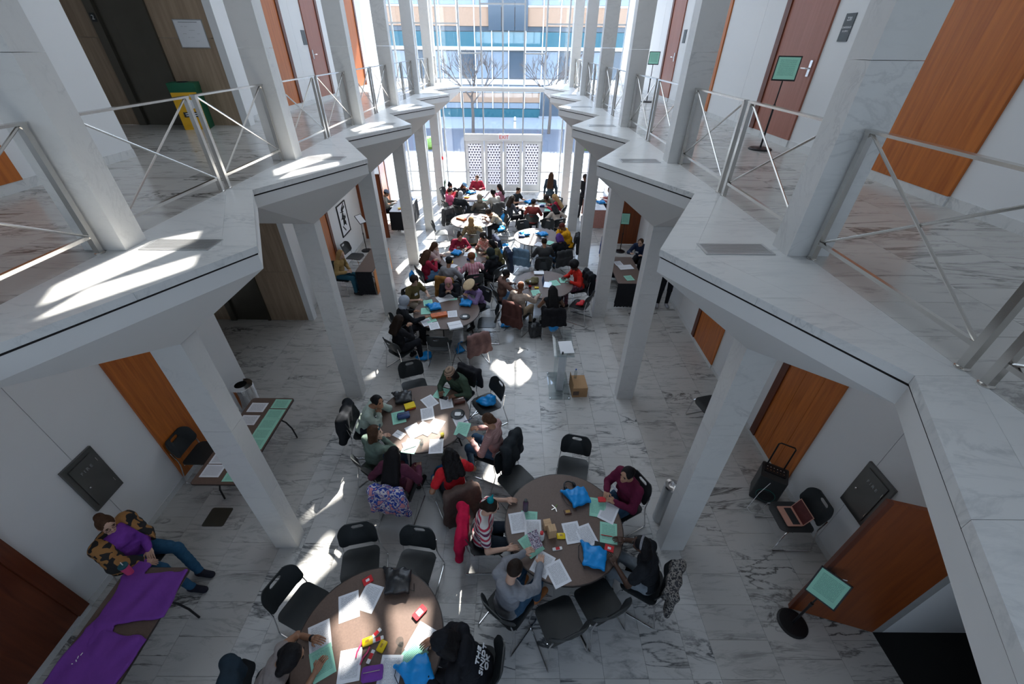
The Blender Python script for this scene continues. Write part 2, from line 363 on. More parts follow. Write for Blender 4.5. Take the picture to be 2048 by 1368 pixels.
# columns
CB = {}
for s in (-1, 1):
    for k in range(-1, 6):
        y = YT + S * k
        for lo, hi in ((0, ZC), (ZB, ZR)):
            c = empty('column', (s * 2.71, y, lo), 0, 'pale marble pillar standing %s on the %s side' % ('on the hall floor' if lo == 0 else 'on the balcony', 'left' if s < 0 else 'right'), 'column', 'marble pillars', 'structure')
            zs = [0, 1.2, 2.4, hi - lo] if lo == 0 else [0, 1.25, 2.6, hi - lo]
            for z0, z1 in zip(zs, zs[1:]):
                kk = (round(z1 - z0, 3))
                if kk not in CB:
                    m = MB(); m.box((-.16, -.11, .001), (.16, .11, kk - .002)); CB[kk] = m.mesh('marble_block')
                put('marble_block', CB[kk], 'column_marble', c, (0, 0, z0))

# walls: backing with panels, bases
def wall_run(name, x, segs, z0, z1, label):
    s = -1 if x < 0 else 1
    b = MB()
    for a, c in segs: b.box((min(x, x + s * .12), a, z0), (max(x, x + s * .12), c, z1))
    w = struct(b.build(name, 'joint'), label)
    for a, c in segs:
        js = [a] + [YT + .06 + S * k for k in range(-3, 7) if a + .2 < YT + .06 + S * k < c - .2] + [c]
        for p, q in zip(js, js[1:]):
            MB().box((-.006, -(q - p) / 2 + .003, .1), (.006, (q - p) / 2 - .003, z1 - z0)).build('wall_panel', 'wall_white', w, (x - s * .006, (p + q) / 2, z0))
            MB().box((-.01, -(q - p) / 2, 0), (.01, (q - p) / 2, .1)).build('skirting', 'white_marble', w, (x - s * .01, (p + q) / 2, z0))
    return w
wall_run('wall_left', -XW, [(-3.5, 6.15), (8.85, YG)], 0, ZB - .19, 'white panelled wall on the left of the ground floor')
wall_run('wall_right', XW, [(-3.5, .75), (1.98, YG)], 0, ZB - .19, 'white panelled wall on the right of the ground floor')
wall_run('wall_left_upper', -XW, [(-3.5, 6.15), (8.85, YG)], ZB, ZR, 'white panelled wall of the left balcony corridor')
wall_run('wall_right_upper', XW, [(-3.5, YG)], ZB, ZR, 'white panelled wall of the right balcony corridor')
w = MB(); w.box((XW, .7, 2.25), (XW + .12, 2.05, ZB - .19)); struct(w.build('wall_lintel', 'wall_white'), 'white wall above the open doorway')
w = MB()
for z0, z1 in ((0, 1.75), (2.25, 5.8), (6.6, ZR)): w.box((-7.6, -3.6, z0), (7.6, -3.5, z1))
for z0, z1 in ((1.75, 2.25), (5.8, 6.6)): w.box((-7.6, -3.6, z0), (-XW, -3.5, z1)).box((XW, -3.6, z0), (7.6, -3.5, z1))
struct(w.build('wall_back', 'wall_white'), 'white end wall behind the viewer')
for q, (z0, z1) in enumerate(((1.75, 2.25), (5.8, 6.6))):  # glazing inferred behind the viewer, strip heights shaped for its light
    w2 = struct(empty('window_%d' % (q + 2), (0, -3.55, z0)), 'unseen window strip in the end wall behind the viewer')
    for i in range(12):
        MB().box((-.03, -.05, 0), (.03, .05, z1 - z0)).build('mullion', 'mullion_grey', w2, (-4.85 + .882 * i, 0, 0))
        if i < 11: MB().box((.03, -.005, 0), (.852, .005, z1 - z0)).build('pane', 'glass', w2, (-4.85 + .882 * i, 0, 0))
w = MB(); w.box((-7.6, 6.03, 0), (-XW - .001, 6.15, ZR)).box((-7.7, 6.03, 0), (-7.6, 8.97, ZR)); struct(w.build('wall_recess', 'wall_white'), 'white side walls of the lift lobby')
# vestibule behind the open door
v = MB(); v.box((XW, .3, -.1), (7.2, 2.3, -.001)); struct(v.build('floor_vestibule', 'mat_black'), 'black matted vestibule floor behind the open door')
v = MB(); v.box((XW + .12, 1.98, 0), (7.2, 2.1, 2.9)).box((XW + .12, .5, 0), (7.2, .62, 2.9)).box((7.2, .5, 0), (7.3, 2.1, 2.9)).box((XW + .1, .5, 2.9), (7.3, 2.1, 3.)); struct(v.build('wall_vestibule', 'wall_white'), 'white walls of the vestibule behind the open door')

# lift walls: travertine slabs and the metal lift doors
for z0, z1, nm in ((0, ZB - .3, 'ground floor'), (ZB, ZR, 'balcony')):
    b = MB(); b.box((-7.6, 8.86, z0), (-XW + .02, 8.98, z1)); w = struct(b.build('wall_lift', 'joint'), 'travertine lift wall on the %s' % nm)
    for xa, xb in ((-7.6, -6.72), (-5.72, -4.76)):
        for za, zb in ((z0, z0 + 1.35), (z0 + 1.35, z0 + 2.7), (z0 + 2.7, z1)):
            MB().box((-(xb - xa) / 2 + .002, -.02, .002), ((xb - xa) / 2 - .002, .02, zb - za - .002)).build('travertine_slab', 'travertine', w, ((xa + xb) / 2, 8.845, za))
    MB().box((-.5, -.02, 0), (.5, .02, z1 - z0 - 2.35)).build('travertine_slab', 'travertine', w, (-6.22, 8.845, z0 + 2.35))
    MB().box((-.07, -.03, 0), (.07, .16, z1 - z0)).build('end_panel', 'wall_white', w, (-4.69, 8.84, z0))
    d = struct(empty('door_lift', (-6.22, 8.83, z0)), 'dark metal lift doors on the %s' % nm)
    MB().box((-.5, -.05, 0), (-.36, .03, 2.35)).build('jamb', 'dark_steel', d); MB().box((.44, -.05, 0), (.5, .03, 2.35)).build('jamb', 'dark_steel', d)
    MB().box((-.36, .005, 0), (-.16, .03, 2.3)).build('door_leaf', 'dark_steel', d); MB().box((-.155, .0, 0), (.44, .03, 2.3)).build('door_leaf', 'dark_steel', d)
    if z0 > 0:
        sg = MB().box((-.04, -.004, -.06), (.04, .004, .06)).build('floor_number_sign', 'black_plastic', d, (-.43, -.056, 1.62))
        lettering('2', .09, 'paper_white', sg, (0, -.006, 0), (PI / 2, 0, 0))

# doors set in the walls
DN = [0]
def door(side, y0, y1, z0, h, m='door_orange', jamb=None, handle=False, leaves=1, label=''):
    DN[0] += 1
    d = struct(empty('door_%d' % DN[0], (side * (XW - .012), (y0 + y1) / 2, z0)), label)
    w = y1 - y0; x = -side
    if jamb:
        a, bq = ((w / 2 - .14, w / 2) if jamb == 'far' else (-w / 2, -w / 2 + .14))
        MB().box((min(0, x * .05), a, .1), (max(0, x * .05), bq, h)).build('jamb', 'door_brown', d)
        y_lo, y_hi = (-w / 2, w / 2 - .14) if jamb == 'far' else (-w / 2 + .14, w / 2)
    else: y_lo, y_hi = -w / 2, w / 2
    for i in range(leaves):
        a = y_lo + (y_hi - y_lo) * i / leaves; b_ = y_lo + (y_hi - y_lo) * (i + 1) / leaves
        MB().box((min(0, x * .03), a + .003, .1), (max(0, x * .03), b_ - .003, h)).build('door_leaf', m, d)
    MB().box((min(0, x * .025), -w / 2, 0), (max(0, x * .025), w / 2, .1)).build('skirting', 'white_marble', d)
    if handle:
        hy = y_lo + .09
        hd = MB().box((-.008, -.03, -.1), (.008, .03, .1)).build('handle_plate', 'chrome', d, (x * .04, hy, 1.05))
        MB().tube([(x * .01, 0, 0), (x * .06, 0, 0), (x * .06, .12, 0)], .01).build('handle', 'chrome', hd)
    return d
door(-1, 3.45, 4.56, ZB, 2.9, label='orange wood door at the left end of the balcony')
door(-1, 10.85, 11.75, ZB, 2.9, jamb='far', label='orange wood door past the lift on the left balcony')
door(-1, 12.95, 14.0, ZB, 2.9, m='door_rose', jamb='far', handle=True, label='rose brown door with chrome handle on the left balcony')
door(-1, 16.3, 17.3, ZB, 2.9, jamb='far', label='orange door nearest the glass on the left balcony')
door(1, 4.22, 5.5, ZB, 2.9, jamb='far', label='wide orange wood door on the near right balcony')
door(1, 7.2, 8.5, ZB, 2.9, m='door_rose', jamb='far', handle=True, label='rose brown conference room door on the right balcony')
door(1, 10.65, 11.25, ZB, 2.9, label='narrow orange wood panel on the right balcony')
door(1, 13.5, 14.6, ZB, 2.9, m='door_rose', jamb='far', handle=True, label='distant rose brown door on the right balcony')
door(-1, 4.05, 4.98, 0, 3.3, label='orange wood door behind the leaflet table')
door(-1, .8, 2.2, 0, 2.3, m='door_brown', jamb='far', leaves=1, label='dark brown wood door behind the purple shirts')
door(-1, 10.95, 11.5, 0, 3.2, jamb='far', label='orange door behind the woman in tan')
door(-1, 17.0, 17.9, 0, 3.0, jamb='far', label='orange door near the glass on the left ground floor')
door(1, 4.0, 5.14, 0, 3.2, jamb='far', leaves=3, label='orange wood door behind the loudspeaker')
door(1, 7.0, 8.2, 0, 3.2, jamb='far', leaves=2, label='orange wood door half hidden behind the right pillar')
def open_door(name_label, hx, hy, fx, fy, h, m='door_brown', z=0.03):
    DN[0] += 1
    v = Vector((fx - hx, fy - hy, 0)); L = v.length
    d = struct(empty('door_%d' % DN[0], (hx, hy, z), math.atan2(v.y, v.x)), name_label)
    MB().box((0, -.022, 0), (L - .05, .022, h)).build('door_leaf', m, d); MB().box((L - .05, -.024, 0), (L, .024, h)).build('edge_strip', 'door_brown', d)
    MB().tube([(L - .1, -.03, 1.0), (L - .1, -.08, 1.0), (L - .2, -.08, 1.0)], .01).build('handle', 'chrome', d)
    MB().tube([(L - .1, .03, 1.0), (L - .1, .08, 1.0), (L - .2, .08, 1.0)], .01).build('handle', 'chrome', d)
open_door('open orange brown door swung into the right corridor', XW - .02, 1.99, 3.96, 2.25, 2.3, 'door_leaf_red')
open_door('open red brown door in the left corridor', -XW + .02, 14.2, -4.0, 14.3, 2.2, 'door_leaf_red')
open_door('open orange door with a green notice before it', XW - .02, 13.9, 4.0, 13.95, 2.2, 'door_leaf_red')

# unseen roof, holes cut to shape the sun patches below
from mathutils.geometry import tessellate_polygon
holes = []
def sky(z, poly): holes.append([(x + (ZR - z) * .2222, y + (ZR - z) * 1.1111) for x, y in poly])  # traces a wanted sun patch back up to a roof hole
sky(0, [(.46, 6.42), (.46, 7.68), (-.02, 7.02)]); sky(0, [(.58, 6.42), (1.08, 7.02), (.58, 7.68)])
sky(0, [(-2.26, 4.1), (-2.13, 3.91), (-2.68, 3.37)]); sky(0, [(-2.21, 3.15), (-1.87, 2.94), (-2.25, 2.39), (-2.58, 2.37)])
sky(0, [(.24, 4.73), (.38, 4.4), (-.22, 3.13), (-.51, 2.8), (-.16, 3.73)]); sky(0, [(-2.25, 7.18), (-2.15, 6.9), (-2.64, 6.58)])
sky(0, [(-.18, 2.73), (-.01, 2.43), (-.16, 2.15), (-.25, 2.43)])
sky(.75, [(-1.41, 4.08), (-1.13, 4.59), (-.67, 4.8), (-.61, 4.39), (-1.09, 4.01)])
sky(.75, [(-1.48, 1.76), (-1.24, 2.01), (-.98, 1.71), (-1.21, 1.41)]); sky(.75, [(-.89, 1.95), (-.45, 1.96), (-.44, 1.58), (-.74, 1.54)])
for k in range(4):
    sky(ZB, [(x, y + S * k) for x, y in ((-2.24, 3.36), (-2.14, 3.13), (-2.44, 2.16), (-2.58, 2.41), (-2.47, 3.16))])
    sky(ZB, [(x, y + S * k) for x, y in ((-1.96, 2.87), (-1.88, 2.69), (-2.32, 2.0), (-2.33, 2.37))])
outer = [(-7.7, -3.6), (7.6, -3.6), (7.6, YG + .2), (-7.7, YG + .2)]
loops = [[Vector((x, y, 0)) for x, y in lp] for lp in [outer] + holes]
tri = tessellate_polygon(loops); flat = [v for lp in loops for v in lp]
rf = MB(); rf.add([(v.x, v.y, ZR) for v in flat], tri); struct(rf.build('ceiling', 'soffit_white'), 'white roof slab with holes cut to shape the sun patches')

# glass wall
gw = struct(empty('window_1', (0, YG, 0)), 'tall glazed end wall with grey mullions')
XS = [-4.85, -4.35, -3.48, -2.61, -1.74, -.87, 0, .87, 1.74, 2.61, 3.48, 4.35, 4.85]
mul = MB().box((-.03, -.06, 0), (.03, .06, ZR)).mesh('mullion'); fin = MB().box((-.03, -.06, 2.5), (.03, .06, ZR)).mesh('mullion')
for x in XS: put('mullion', fin if abs(x) < 1.7 else mul, 'mullion_grey', gw, (x, 0, 0))
for a, b in zip(XS, XS[1:]):
    mid = abs((a + b) / 2) < 1.74
    zs = [2.5, 4.2, 7.0, ZR] if mid else [0.05, .9, 4.2, 6.4, ZR]
    if (a + b) / 2 in (-1.305, 1.305): zs = [2.5, 4.2, 5.45, ZR]
    for z0, z1 in zip(zs, zs[1:]):
        MB().box((-(b - a) / 2 + .03, -.006, 0), ((b - a) / 2 - .03, .006, z1 - z0)).build('pane', 'glass', gw, ((a + b) / 2, 0, z0))
    for z in zs[1:-1] + ([] if mid else [.025]):
        MB().box((-(b - a) / 2 + .03, -.04, -.025), ((b - a) / 2 - .03, .04, .025)).build('transom', 'mullion_grey', gw, ((a + b) / 2, 0, z))
for s in (-1, 1):
    MB().box((-.13, -.2, 0), (.13, .05, ZR)).build('glazing_pier', 'soffit_white', gw, (s * 2.86, -.05, 0))
MB().box((-1.74, -.1, 2.24), (1.74, .1, 2.5)).build('door_header', 'soffit_white', gw)
for i in range(4):
    x = -1.305 + .87 * i
    d = struct(empty('door_entrance_%d' % (i + 1), (x, YG - .02, 0)), 'white framed glass entrance door with triangle pattern film')
    f = MB(); f.box((-.42, -.03, .02), (-.29, .03, 2.22)).box((.29, -.03, .02), (.42, .03, 2.22)).box((-.29, -.03, .02), (.29, .03, .34)).box((-.29, -.03, 2.1), (.29, .03, 2.22)); f.build('door_frame', 'soffit_white', d)
    MB().box((-.29, -.004, .34), (.29, .004, 2.1)).build('patterned_pane', 'door_film', d)
    MB().tube([(-.38, -.07, .98), (.38, -.07, .98)], .016).build('push_bar', 'steel', d)
ex = empty('exit_sign', (.03, YG - .16, 2.40), 0, 'white exit sign with red letters over the entrance doors', 'sign')
MB().box((-.24, -.03, -.11), (.24, .03, .11)).build('sign_panel', 'paper_white', ex); lettering('EXIT', .21, 'exit_red', ex, (0, -.034, 0), (PI / 2, 0, 0))

# railings: one panel built, then copied
def make_rail():
    L = S / 2 - .065 - .16
    r = empty('railing_panel', (0, 0, 0), 0, 'x', 'railing', 'steel railing panels along the balconies')
    for y in (0, L): 
        MB().box((-.02, -.02, 0), (.02, .02, .87)).build('post', 'steel', r, (0, y, 0))
        MB().lathe([(.035, 0), (.035, .006), (.02, .012)], 12).build('post_foot', 'steel', r, (0, y, 0))
    MB().box((-.027, -.022, .87), (.027, L + .022, .887)).build('top_rail', 'steel', r)
    MB().box((-.014, .017, .12), (.014, L - .017, .145)).build('bottom_rail', 'steel', r)
    MB().tube([(0, .02, .14), (0, L - .02, .865)], .0095, 6).build('brace', 'steel', r); MB().tube([(.01, .02, .865), (.01, L - .02, .14)], .0095, 6).build('brace', 'steel', r)
    return r
rail0 = make_rail(); first = True
for s in (-1, 1):
    for k in range(-1, 6):
        for half in (0, 1):
            y = YT + S * k + (.16 if half == 0 else S / 2 + .065)
            if y + 1.3 < .3 or y + 1.3 > YG: continue
            o = rail0 if first else copy_tree(rail0); first = False
            o.location = (s * 2.71, y, ZB)
            o['label'] = 'steel railing panel with crossed rods on the %s balcony' % ('left' if s < 0 else 'right')
# floor grilles in the balcony tips
gr = empty('floor_grille', (0, 0, 0), 0, 'x', 'grille', 'air grilles let into the balcony tips')
fm = MB(); fm.box((-.27, -.105, 0), (.27, -.085, .006)).box((-.27, .085, 0), (.27, .105, .006)).box((-.27, -.085, 0), (-.25, .085, .006)).box((.25, -.085, 0), (.27, .085, .006)); fm.build('grille_frame', 'aluminium', gr)
MB().box((-.25, -.085, 0), (.25, .085, .002)).build('backing', 'shadow_gap', gr)
slm = MB().box((-.25, -.0055, 0), (.25, .0055, .005)).mesh('slat')
for i in range(10): put('slat', slm, 'aluminium', gr, (0, -.075 + i * .0167, 0))
first = True
for s in (-1, 1):
    for k in range(0, 5):
        o = gr if first else copy_tree(gr); first = False
        o.location = (s * 2.2, YT + S * k + .01, ZB + .0005); o['label'] = 'dark slatted air grille in the marble tip of the %s balcony' % ('left' if s < 0 else 'right')

# ---------------------------------------------------------------- SDF mesher for soft shapes (bodies, clothes, bags)
def sdf_mesh(prims, vox=.014, k=.03, disp=None, name='m', cut=None):
    P = []
    for p in prims:
        if p[0] == 'c':
            a, b = np.array(p[1], float), np.array(p[2], float); r = max(p[3], p[4]); lo, hi = np.minimum(a, b) - r, np.maximum(a, b) + r
        elif p[0] == 'e':
            a = np.array(p[1], float); R = np.array(p[3]) if len(p) > 3 and p[3] is not None else np.eye(3)
            ext = np.abs(R) @ np.array(p[2]) ; lo, hi = a - ext, a + ext
        elif p[0] == 'b':
            a = np.array(p[1], float); R = np.array(p[3]) if len(p) > 3 and p[3] is not None else np.eye(3)
            ext = np.abs(R) @ np.array(p[2]) + .01; lo, hi = a - ext, a + ext
        P.append((p, lo, hi))
    lo = np.min([q[1] for q in P], 0) - vox * 3; hi = np.max([q[2] for q in P], 0) + vox * 3
    n = np.ceil((hi - lo) / vox).astype(int) + 1
    D = np.full(n, 1.0, np.float32); ax = [lo[i] + vox * np.arange(n[i]) for i in range(3)]
    mg = k + vox * 2.5
    for p, l_, h_ in P:
        i0 = np.maximum(((l_ - mg - lo) / vox).astype(int), 0); i1 = np.minimum(((h_ + mg - lo) / vox).astype(int) + 2, n)
        sl = tuple(slice(a, b) for a, b in zip(i0, i1))
        X, Y, Z = np.meshgrid(ax[0][sl[0]], ax[1][sl[1]], ax[2][sl[2]], indexing='ij', sparse=True)
        if p[0] == 'c':
            a, b = np.array(p[1], float), np.array(p[2], float); ab = b - a; L = ab @ ab + 1e-12
            x, y, z = X - a[0], Y - a[1], Z - a[2]
            t = np.clip((x * ab[0] + y * ab[1] + z * ab[2]) / L, 0, 1)
            d = np.sqrt((x - t * ab[0]) ** 2 + (y - t * ab[1]) ** 2 + (z - t * ab[2]) ** 2) - (p[3] + (p[4] - p[3]) * t)
        else:
            c = np.array(p[1], float); R = np.array(p[3]) if len(p) > 3 and p[3] is not None else np.eye(3); r = p[2]
            x, y, z = X - c[0], Y - c[1], Z - c[2]
            u = [x * R[0, j] + y * R[1, j] + z * R[2, j] for j in range(3)]
            if p[0] == 'e':
                k0 = np.sqrt(sum((u[j] / r[j]) ** 2 for j in range(3))); k1 = np.sqrt(sum((u[j] / r[j] ** 2) ** 2 for j in range(3))) + 1e-9
                d = k0 * (k0 - 1) / k1
            else:
                q = [np.abs(u[j]) - r[j] for j in range(3)]
                d = np.sqrt(sum(np.maximum(q_, 0) ** 2 for q_ in q)) + np.minimum(np.maximum(np.maximum(q[0], q[1]), q[2]), 0) - .01
        e = D[sl]; h = np.maximum(k - np.abs(e - d), 0) / k if k > 0 else 0
        D[sl] = np.minimum(e, d) - h * h * k * .25
    if disp is not None or cut is not None:
        X, Y, Z = np.meshgrid(*ax, indexing='ij', sparse=True)
        if disp is not None: D = D + disp(X, Y, Z)
        if cut is not None: D = np.maximum(D, cut(X, Y, Z))
    I = D < 0
    # surface nets
    cn = [(i, j, l) for i in (0, 1) for j in (0, 1) for l in (0, 1)]
    s = np.zeros(tuple(x - 1 for x in n), np.int8)
    for i, j, l in cn: s += I[i:n[0] - 1 + i, j:n[1] - 1 + j, l:n[2] - 1 + l]
    act = np.argwhere((s > 0) & (s < 8)); idx = np.full(s.shape, -1, np.int64); idx[tuple(act.T)] = np.arange(len(act))
    V = np.stack([D[act[:, 0] + i, act[:, 1] + j, act[:, 2] + l] for i, j, l in cn], 1)
    acc = np.zeros((len(act), 3)); cnt = np.zeros(len(act)); cna = np.array(cn, float)
    for a in range(8):
        for b in range(a + 1, 8):
            if abs(cna[a] - cna[b]).sum() != 1: continue
            m = (V[:, a] < 0) != (V[:, b] < 0); t = V[:, a] / (V[:, a] - V[:, b] + 1e-12)
            acc[m] += cna[a] + t[m, None] * (cna[b] - cna[a]); cnt += m
    vs = lo + vox * (act + acc / np.maximum(cnt, 1)[:, None])
    F = []
    for a in range(3):
        b, c = (a + 1) % 3, (a + 2) % 3
        sA = [slice(None)] * 3; sB = [slice(None)] * 3; sA[a] = slice(0, -1); sB[a] = slice(1, None)
        ch = I[tuple(sA)] != I[tuple(sB)]; e = np.argwhere(ch); e = e[(e[:, b] > 0) & (e[:, c] > 0) & (e[:, b] < n[b] - 1) & (e[:, c] < n[c] - 1)]
        inside = I[tuple(e.T)]
        def g(db, dc):
            q = e.copy(); q[:, b] -= db; q[:, c] -= dc; return idx[tuple(q.T)]
        q = np.stack([g(1, 1), g(0, 1), g(0, 0), g(1, 0)], 1); q[~inside] = q[~inside][:, ::-1]; F.append(q)
    F = np.concatenate(F)
    me = bpy.data.meshes.new(name); me.vertices.add(len(vs)); me.vertices.foreach_set('co', vs.astype(np.float32).ravel())
    me.loops.add(F.size); me.loops.foreach_set('vertex_index', F.ravel().astype(np.int32))
    me.polygons.add(len(F)); me.polygons.foreach_set('loop_start', np.arange(0, F.size, 4, dtype=np.int32))
    me.polygons.foreach_set('use_smooth', np.ones(len(F), bool)); me.update(calc_edges=True)
    return me
def folds(amp, f=38, ph=0.):
    return lambda X, Y, Z: amp * (np.sin(f * X + 5 * np.sin(17 * Z + ph)) * np.sin(f * .7 * Z + 4 * np.sin(13 * Y + ph)) + .6 * np.sin(f * .6 * Y + 6 * X + ph))

# ---------------------------------------------------------------- chairs
def shell(outline, hole, fn, th, nr=4):
    n = len(outline); rings = [[(o[0] + (h[0] - o[0]) * t, o[1] + (h[1] - o[1]) * t) for o, h in zip(outline, hole)] for t in [i / nr for i in range(nr + 1)]]
    m = MB(); top = [fn(u, v, 0) for r in rings for u, v in r]; bot = [fn(u, v, th) for r in rings for u, v in r]; N_ = len(top)
    f = []
    for i in range(nr):
        for k in range(n):
            a, b, c, d = i * n + k, i * n + (k + 1) % n, (i + 1) * n + (k + 1) % n, (i + 1) * n + k
            f += [(a, b, c, d), (N_ + d, N_ + c, N_ + b, N_ + a)]
    for k in range(n): f.append((k, N_ + k, N_ + (k + 1) % n, (k + 1) % n))
    o = nr * n
    if abs(rings[-1][0][0] - rings[-1][n // 2][0]) > 1e-4:
        for k in range(n): f.append((o + k, o + (k + 1) % n, N_ + o + (k + 1) % n, N_ + o + k))
    m.add(top + bot, f); m.sm = True; return m
def make_chair():
    c = empty('stacking_chair', (0, 0, 0), 0, 'x', 'chair', 'black stacking chairs')
    out = rrect(.46, .44, .09, 6); n = len(out)
    shell(out, [(p[0] * .001, p[1] * .001) for p in out], lambda u, v, t: (u, v + .02, .455 - t - .02 * (1 - (u / .23) ** 2) + .012 * v + (-.035 * max(0, (v - .12) / .1) ** 2)), .014).build('seat', 'black_plastic', c)
    out = [(p[0] * (1 + .02 * p[1]), p[1]) for p in rrect(.47, .32, .10, 6)]
    hole = [(.078 * math.cos(math.atan2(p[1], p[0])), .085 + .036 * math.sin(math.atan2(p[1], p[0]))) for p in out]
    shell(out, hole, lambda u, v, t: (u, -.235 - .28 * v - .085 * (1 - (u / .235) ** 2) + .055 - t, .70 + v), .014).build('backrest', 'black_plastic', c)
    for s in (-1, 1):
        MB().tube([(s * .215, .17, .432), (s * .235, .215, .40), (s * .255, .265, .03), (s * .256, .25, .010), (s * .256, -.27, .010), (s * .253, -.285, .03), (s * .235, -.2, .41), (s * .225, -.20, .50), (s * .222, -.235, .70)], .0085, 6).build('leg', 'chrome', c)
    MB().tube([(-.23, .12, .428), (.23, .12, .428)], .008, 6).build('crossbar', 'chrome', c); MB().tube([(-.23, -.14, .428), (.23, -.14, .428)], .008, 6).build('crossbar', 'chrome', c)
    return c
CH0 = make_chair(); CHU = [False]
def chair(x, y, face, label):
    o = copy_tree(CH0) if CHU[0] else CH0; CHU[0] = True
    o.location = (x, y, .0); o.rotation_euler = (0, 0, math.radians(face) - PI / 2); o['label'] = label; return o

# ---------------------------------------------------------------- tables
def make_round():
    t = empty('round_table', (0, 0, 0), 0, 'x', 'table', 'round folding tables')
    MB().lathe([(.0, .715), (.74, .715), (.755, .72), (.755, .738), (.75, .741), (0, .741)], 48).build('tabletop', 'table_brown', t)
    MB().lathe([(.752, .716), (.764, .718), (.764, .738), (.755, .7395)], 48).build('edge_band', 'table_edge', t)
    for sx in (-1, 1):
        for sy in (-1, 1):
            MB().tube([(sx * .4, sy * .3, .715), (sx * .42, sy * .3, .35), (sx * .48, sy * .34, .012)], .014, 8).build('leg', 'black_metal', t)
        MB().tube([(sx * .4, -.3, .6), (sx * .4, .3, .6)], .01, 6).build('leg_brace', 'black_metal', t)
    return t
RT0 = make_round()
TB = {'t0': (-1.02, 1.60, 'nearest left'), 't1': (1.12, 2.92, 'nearest right'), 't2': (-1.02, 4.80, 'second left'), 't3': (-1.08, 8.13, 'third left'), 't3r': (1.25, 9.5, 'second right'),
      't4': (-.92, 11.0, 'fourth left'), 't4r': (1.25, 12.72, 'third right'), 't5': (-.96, 14.15, 'fifth left'), 't6': (-1.0, 17.05, 'farthest left'), 't6r': (1.4, 15.85, 'farthest right')}
for i, (k, (x, y, w_)) in enumerate(TB.items()):
    o = RT0 if i == 0 else copy_tree(RT0)
    o.location = (x, y, .0); o.rotation_euler = (0, 0, .3 * i); o['label'] = 'brown round table, %s of the hall' % w_
def rect_table(x0, y0, x1, y1, label, top='table_brown', skirt=None, front=None, sides=3):
    cx, cy, w, d = (x0 + x1) / 2, (y0 + y1) / 2, x1 - x0, y1 - y0
    t = empty('folding_table', (cx, cy, 0), 0, label, 'table')
    MB().prism(rrect(w, d, .05), .715, .741).build('tabletop', top, t); MB().prism(rrect(w + .012, d + .012, .055), .718, .736).build('edge_band', 'table_edge', t)
    for sy in (-1, 1):
        yy = sy * (d / 2 - .25)
        for sx in (-1, 1):
            MB().tube([(sx * .08, yy, .715), (sx * .1, yy, .5), (sx * .22, yy, .4), (sx * (w / 2 - .08), yy, .25), (sx * (w / 2 - .06), yy, .012)], .013, 8).build('leg', 'black_metal', t)
    if skirt:
        pts = []
        n = 26
        for (ax, ay), (bx, by) in list(zip(((-w / 2, -d / 2), (w / 2, -d / 2), (w / 2, d / 2)), ((w / 2, -d / 2), (w / 2, d / 2), (-w / 2, d / 2))))[:sides]:
            for i in range(n):
                q = i / n; px, py = ax + (bx - ax) * q, ay + (by - ay) * q; pts.append((px, py))
        m = MB(); nn = len(pts)
        vs = [(px * 1.015, py * 1.012, .735) for px, py in pts] + [(px * (1.05 + .05 * (i % 2)), py * (1.02 + .02 * (i % 2)), .04 + .01 * (i % 3)) for i, (px, py) in enumerate(pts)]
        m.add(vs, [(i, i + 1, nn + i + 1, nn + i) for i in range(nn - 1)]); m.sm = True; m.build('table_skirt', skirt, t)
    if front: MB().box((w / 2 + .01, -d / 2 + .05, .02), (w / 2 + .03, d / 2 - .05, .71)).build('front_panel', front, t)
    return t

# ---------------------------------------------------------------- fittings and loose things of the hall
def fire(side, y, label):
    f = empty('fire_cabinet', (side * (XW - .012), y, 1.3), 0, label, 'fire cabinet'); x = -side
    MB().box((min(0, x * .03), -.21, -.38), (max(0, x * .03), .21, .38)).build('cabinet_frame', 'fire_steel', f)
    d = MB().box((min(0, x * .01), -.155, -.32), (max(0, x * .01), .155, .32)).build('cabinet_door', 'fire_steel', f, (x * .032, 0, 0))
    MB().lathe([(.01, 0), (.012, .02), (.006, .03)], 10).build('knob', 'chrome', d, (x * .014, .11 * side, -.02)).rotation_euler = (0, x * PI / 2, 0)
    for zz in (-.2, .2): MB().box((-.004, -.004, -.03), (.006, .004, .03)).build('hinge', 'steel', d, (x * .012, -.15 * side, zz))
    lettering('F I R E', .06, 'aluminium', d, (x * .013, 0, .18), (PI / 2, 0, -x * -PI / 2), .004)
fire(-1, 3.15, 'grey steel fire cabinet above the seated woman in the flowered cardigan'); fire(1, 3.0, 'grey steel fire cabinet beside the open brown door')
def wall_plate(name, label, side, y, z, w, h, m, lines=()):
    p = empty(name, (side * (XW - .012), y, z), 0, label, 'sign'); x = -side
    MB().box((min(0, x * .012), -w / 2, -h / 2), (max(0, x * .012), w / 2, h / 2)).build('plate', m, p)
    for dz, t, sz in lines: lettering(t, sz, 'paper_white', p, (x * .0135, 0, dz), (PI / 2, 0, -side * PI / 2), .001)
wall_plate('room_sign', 'dark room sign by the rose door on the near right balcony', 1, 6.85, ZB + 1.52, .2, .3, 'plate_grey', ((.09, '220', .06), (.0, 'CONFERENCE', .03), (-.04, 'ROOM 2', .03)))
wall_plate('room_sign', 'dark room sign beside the rose door on the left balcony', -1, 12.8, ZB + 1.4, .22, .3, 'plate_grey')
wall_plate('room_sign', 'dark room sign beside the distant right balcony door', 1, 13.2, ZB + 1.5, .2, .28, 'plate_grey')
ev = empty('evacuation_plan', (-5.12, 8.822, ZB + 1.41), 0, 'white framed evacuation plan on the travertine lift wall', 'plan')
MB().box((-.25, -.006, -.2), (.25, .0, .2)).build('frame', 'aluminium', ev); MB().box((-.235, -.008, -.185), (.235, -.004, .185)).build('sheet', 'paper_white', ev)
